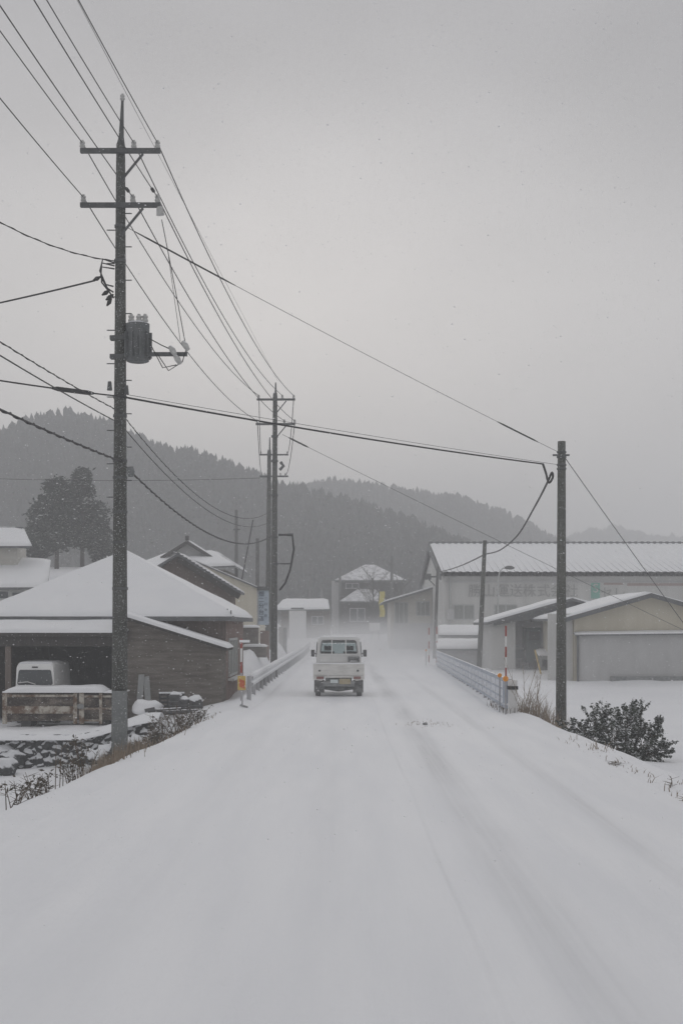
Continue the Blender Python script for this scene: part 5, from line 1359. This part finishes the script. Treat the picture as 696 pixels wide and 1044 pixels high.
for i, (px, dd, h, lab) in enumerate(((146, 26.5, .42, 'brown twiggy bush right beside near pole on verge'), (166, 27.8, .58, 'brown twiggy bush in the middle of the left verge row'), (178, 28.6, .75, 'tallest brown twiggy bush of the left verge row'), (188, 29.5, .45, 'low brown twiggy bush below the scrap crates'), (202, 31.5, .45, 'last brown twiggy bush of the left verge row toward the house'), (160, 27.3, .4, 'short brown twiggy bush between larger ones on the left verge'))):
    weed((px - CX) / F * dd, dd, h, lab, 16, 120, .5, 'twiggy_bush', 'twig', 'twiggy bushes on the left verge')
for i, (px, dd, h, lab) in enumerate(((534, 33.2, 1.35, 'tall bent dry reed right of guardrail end, left one'), (545, 33.0, 1.1, 'tall bent dry reed beside the right verge pole'))):
    weed((px - CX) / F * dd, dd, h, lab, 5, 0, .35, 'dry_reed', 'straw', 'dry reeds by the right pole')
weed(4.02, 21.2, .12, 'small dark dead tuft poking out of the right bank snow', 7, 0, .7, 'dead_tuft', 'twig', 'dead tufts on the right bank')
weed(4.2, 18.2, .22, 'tiny upright dead stem on the right bank', 2, 0, .2, 'dead_tuft', 'twig', 'dead tufts on the right bank')
weed(4.2, 16.6, .14, 'flattened pale tuft at the lower end of the right bank', 10, 0, 1.2, 'dead_tuft', 'straw', 'dead tufts on the right bank')
tag(MB().blob((1.72, 29.3, .08), .045, (1.2, 1, .7), 4, .4).build('dark_stone', 'under', smooth=True), 'small dark lump lying on the road snow', 'stone')

# ------------------------------------------------------------------ falling snow
n_ = 130000
yy = 9 + 60 * rng.random(n_) ** .8
xx = (rng.random(n_) - .5) * (yy * .62 + 8); zz = .1 + rng.random(n_) * (yy * .48 + 1.5)
r_ = (.002 + .002 * rng.pareto(3.0, n_)).clip(.002, .0052)
oc = np.array([(1, 0, 0), (-1, 0, 0), (0, 1, 0), (0, -1, 0), (0, 0, 1), (0, 0, -1)], float)
of = np.array([(0, 2, 4), (2, 1, 4), (1, 3, 4), (3, 0, 4), (2, 0, 5), (1, 2, 5), (3, 1, 5), (0, 3, 5)])
st = np.array([1.7, 1.0, 1.0])
V = (np.stack([xx, yy, zz], 1)[:, None, :] + oc[None] * r_[:, None, None] * st).reshape(-1, 3)
Fc = (of[None] + (np.arange(n_) * 6)[:, None, None]).reshape(-1, 3)
o = fast_mesh('falling_snow', V, Fc, 'flake', 'stuff'); o['label'] = 'small snowflakes drifting through the air'

# ------------------------------------------------------------------ haze
def vol(name, x0, x1_, y0, y1, z0, z1_, dens, label, aniso=.25, col=(.97, .975, .985)):
    m = bpy.data.materials.new(name); m.use_nodes = True
    N = m.node_tree.nodes; N.remove(N['Principled BSDF'])
    v = N.new('ShaderNodeVolumePrincipled'); v.inputs['Color'].default_value = (*col, 1); v.inputs['Density'].default_value = dens
    v.inputs['Anisotropy'].default_value = aniso
    m.node_tree.links.new(v.outputs[0], N['Material Output'].inputs['Volume'])
    o = MB().box(x0, x1_, y0, y1, z0, z1_).build(name, m); o['kind'] = 'stuff'; o['label'] = label
    return o
vol('haze', -700, 700, -90, 900, -3.2, 75, .0029, 'pale snowy haze filling the valley air')

def drift():
    m = bpy.data.materials.new('blowing_snow_air'); m.use_nodes = True
    N = m.node_tree.nodes; L = m.node_tree.links; N.remove(N['Principled BSDF'])
    v = N.new('ShaderNodeVolumePrincipled'); v.inputs['Color'].default_value = (.97, .975, .985, 1); v.inputs['Anisotropy'].default_value = .2
    g = N.new('ShaderNodeNewGeometry'); sp_ = N.new('ShaderNodeSeparateXYZ'); L.new(g.outputs['Position'], sp_.inputs[0])
    def ramp(sock, a, b):
        r = N.new('ShaderNodeMapRange'); r.interpolation_type = 'SMOOTHSTEP'; r.inputs['From Min'].default_value = a; r.inputs['From Max'].default_value = b
        L.new(sock, r.inputs['Value']); return r.outputs[0]
    def mul(a, b):
        n = N.new('ShaderNodeMath'); n.operation = 'MULTIPLY'
        L.new(a, n.inputs[0])
        if isinstance(b, float): n.inputs[1].default_value = b
        else: L.new(b, n.inputs[1])
        return n.outputs[0]
    nz = N.new('ShaderNodeTexNoise'); nz.inputs['Scale'].default_value = .14; nz.inputs['Detail'].default_value = 3
    L.new(g.outputs['Position'], nz.inputs['Vector'])
    d_ = mul(mul(ramp(sp_.outputs['Z'], 3.1, .4), ramp(sp_.outputs['Y'], 33, 80)), mul(mul(ramp(sp_.outputs['Y'], 195, 160), ramp(nz.outputs['Fac'], .30, .66)), .050))
    e_ = mul(mul(ramp(sp_.outputs['X'], -40, -20), ramp(sp_.outputs['X'], 12, 3)), d_)
    L.new(e_, v.inputs['Density']); L.new(v.outputs[0], N['Material Output'].inputs['Volume'])
    m.cycles.volume_step_rate = 1.0
    o = MB().box(-42, 13, 32, 197, -1.6, 5.5).build('blowing_snow', m); o['kind'] = 'stuff'; o['label'] = 'low cloud of wind blown snow over the road ahead'
drift()
# ------------------------------------------------------------------ light
EL, AZ = math.radians(11), math.radians(-3)
w = bpy.data.worlds.new('World'); scene.world = w; w.use_nodes = True
N = w.node_tree.nodes; L = w.node_tree.links
sky = N.new('ShaderNodeTexSky'); sky.sky_type = 'NISHITA'; sky.sun_disc = False
sky.sun_elevation = EL; sky.sun_rotation = AZ; sky.air_density = 1.0; sky.dust_density = 6.0; sky.ozone_density = 1.0
hs = N.new('ShaderNodeHueSaturation'); hs.inputs['Saturation'].default_value = .3
L.new(sky.outputs[0], hs.inputs['Color'])
mx = N.new('ShaderNodeMix'); mx.data_type = 'RGBA'; mx.inputs['Factor'].default_value = .952
L.new(hs.outputs[0], mx.inputs['A']); mx.inputs['B'].default_value = (5.1, 5.08, 5.15, 1)
tcw = N.new('ShaderNodeTexCoord'); sw = N.new('ShaderNodeSeparateXYZ'); L.new(tcw.outputs['Generated'], sw.inputs[0])
cr = N.new('ShaderNodeValToRGB'); cr.color_ramp.interpolation = 'EASE'
for k_, (p_, c_) in enumerate(((.0, (1.0, 1.0, 1.0)), (.17, (1.06, 1.05, 1.04)), (.42, (.80, .80, .82)), (.8, (1.05, 1.05, 1.06)))):
    e_ = cr.color_ramp.elements[k_] if k_ < 2 else cr.color_ramp.elements.new(p_)
    e_.position = p_; e_.color = (*c_, 1)
L.new(sw.outputs['Z'], cr.inputs[0])
nw = N.new('ShaderNodeTexNoise'); nw.inputs['Scale'].default_value = 3.2; nw.inputs['Detail'].default_value = 3
mw_ = N.new('ShaderNodeMapping'); mw_.inputs['Scale'].default_value = (1, 1, 1.7); mw_.inputs['Location'].default_value = (.4, .1, .2)
L.new(tcw.outputs['Generated'], mw_.inputs[0]); L.new(mw_.outputs[0], nw.inputs['Vector'])
rw = N.new('ShaderNodeMapRange'); rw.inputs['From Min'].default_value = .3; rw.inputs['From Max'].default_value = .7
rw.inputs['To Min'].default_value = .88; rw.inputs['To Max'].default_value = 1.12; L.new(nw.outputs['Fac'], rw.inputs['Value'])
def cmul(a, b):
    n = N.new('ShaderNodeVectorMath'); n.operation = 'MULTIPLY'; L.new(a, n.inputs[0]); L.new(b, n.inputs[1]); return n.outputs[0]
L.new(cmul(cmul(mx.outputs['Result'], cr.outputs[0]), rw.outputs[0]), N['Background'].inputs['Color']); N['Background'].inputs['Strength'].default_value = .08
sl = bpy.data.lights.new('sun', 'SUN'); sl.energy = .7; sl.angle = math.radians(30); sl.color = (1, .975, .95)
so = bpy.data.objects.new('sun', sl); COL.objects.link(so)
dirv = Vector((math.sin(AZ) * math.cos(EL), math.cos(AZ) * math.cos(EL), math.sin(EL)))
so.rotation_euler = (-dirv).to_track_quat('-Z', 'Y').to_euler()

# ------------------------------------------------------------------ camera and output
cd = bpy.data.cameras.new('camera'); cam = bpy.data.objects.new('camera', cd); COL.objects.link(cam)
cam.location = (0, 0, EYE); cam.rotation_euler = (PI / 2, 0, 0)
cd.sensor_fit = 'VERTICAL'; cd.sensor_height = 36; cd.lens = F / 1044 * 36
cd.shift_y = (HY - 522) / 1044; cd.clip_end = 3000; cd.clip_start = .05
scene.camera = cam
scene.view_settings.view_transform = 'Standard'; scene.view_settings.look = 'None'
scene.view_settings.exposure = 0.28; scene.view_settings.gamma = 1
scene.cycles.volume_bounces = 2; scene.cycles.max_bounces = 8; scene.cycles.diffuse_bounces = 4
scene.cycles.use_denoising = True
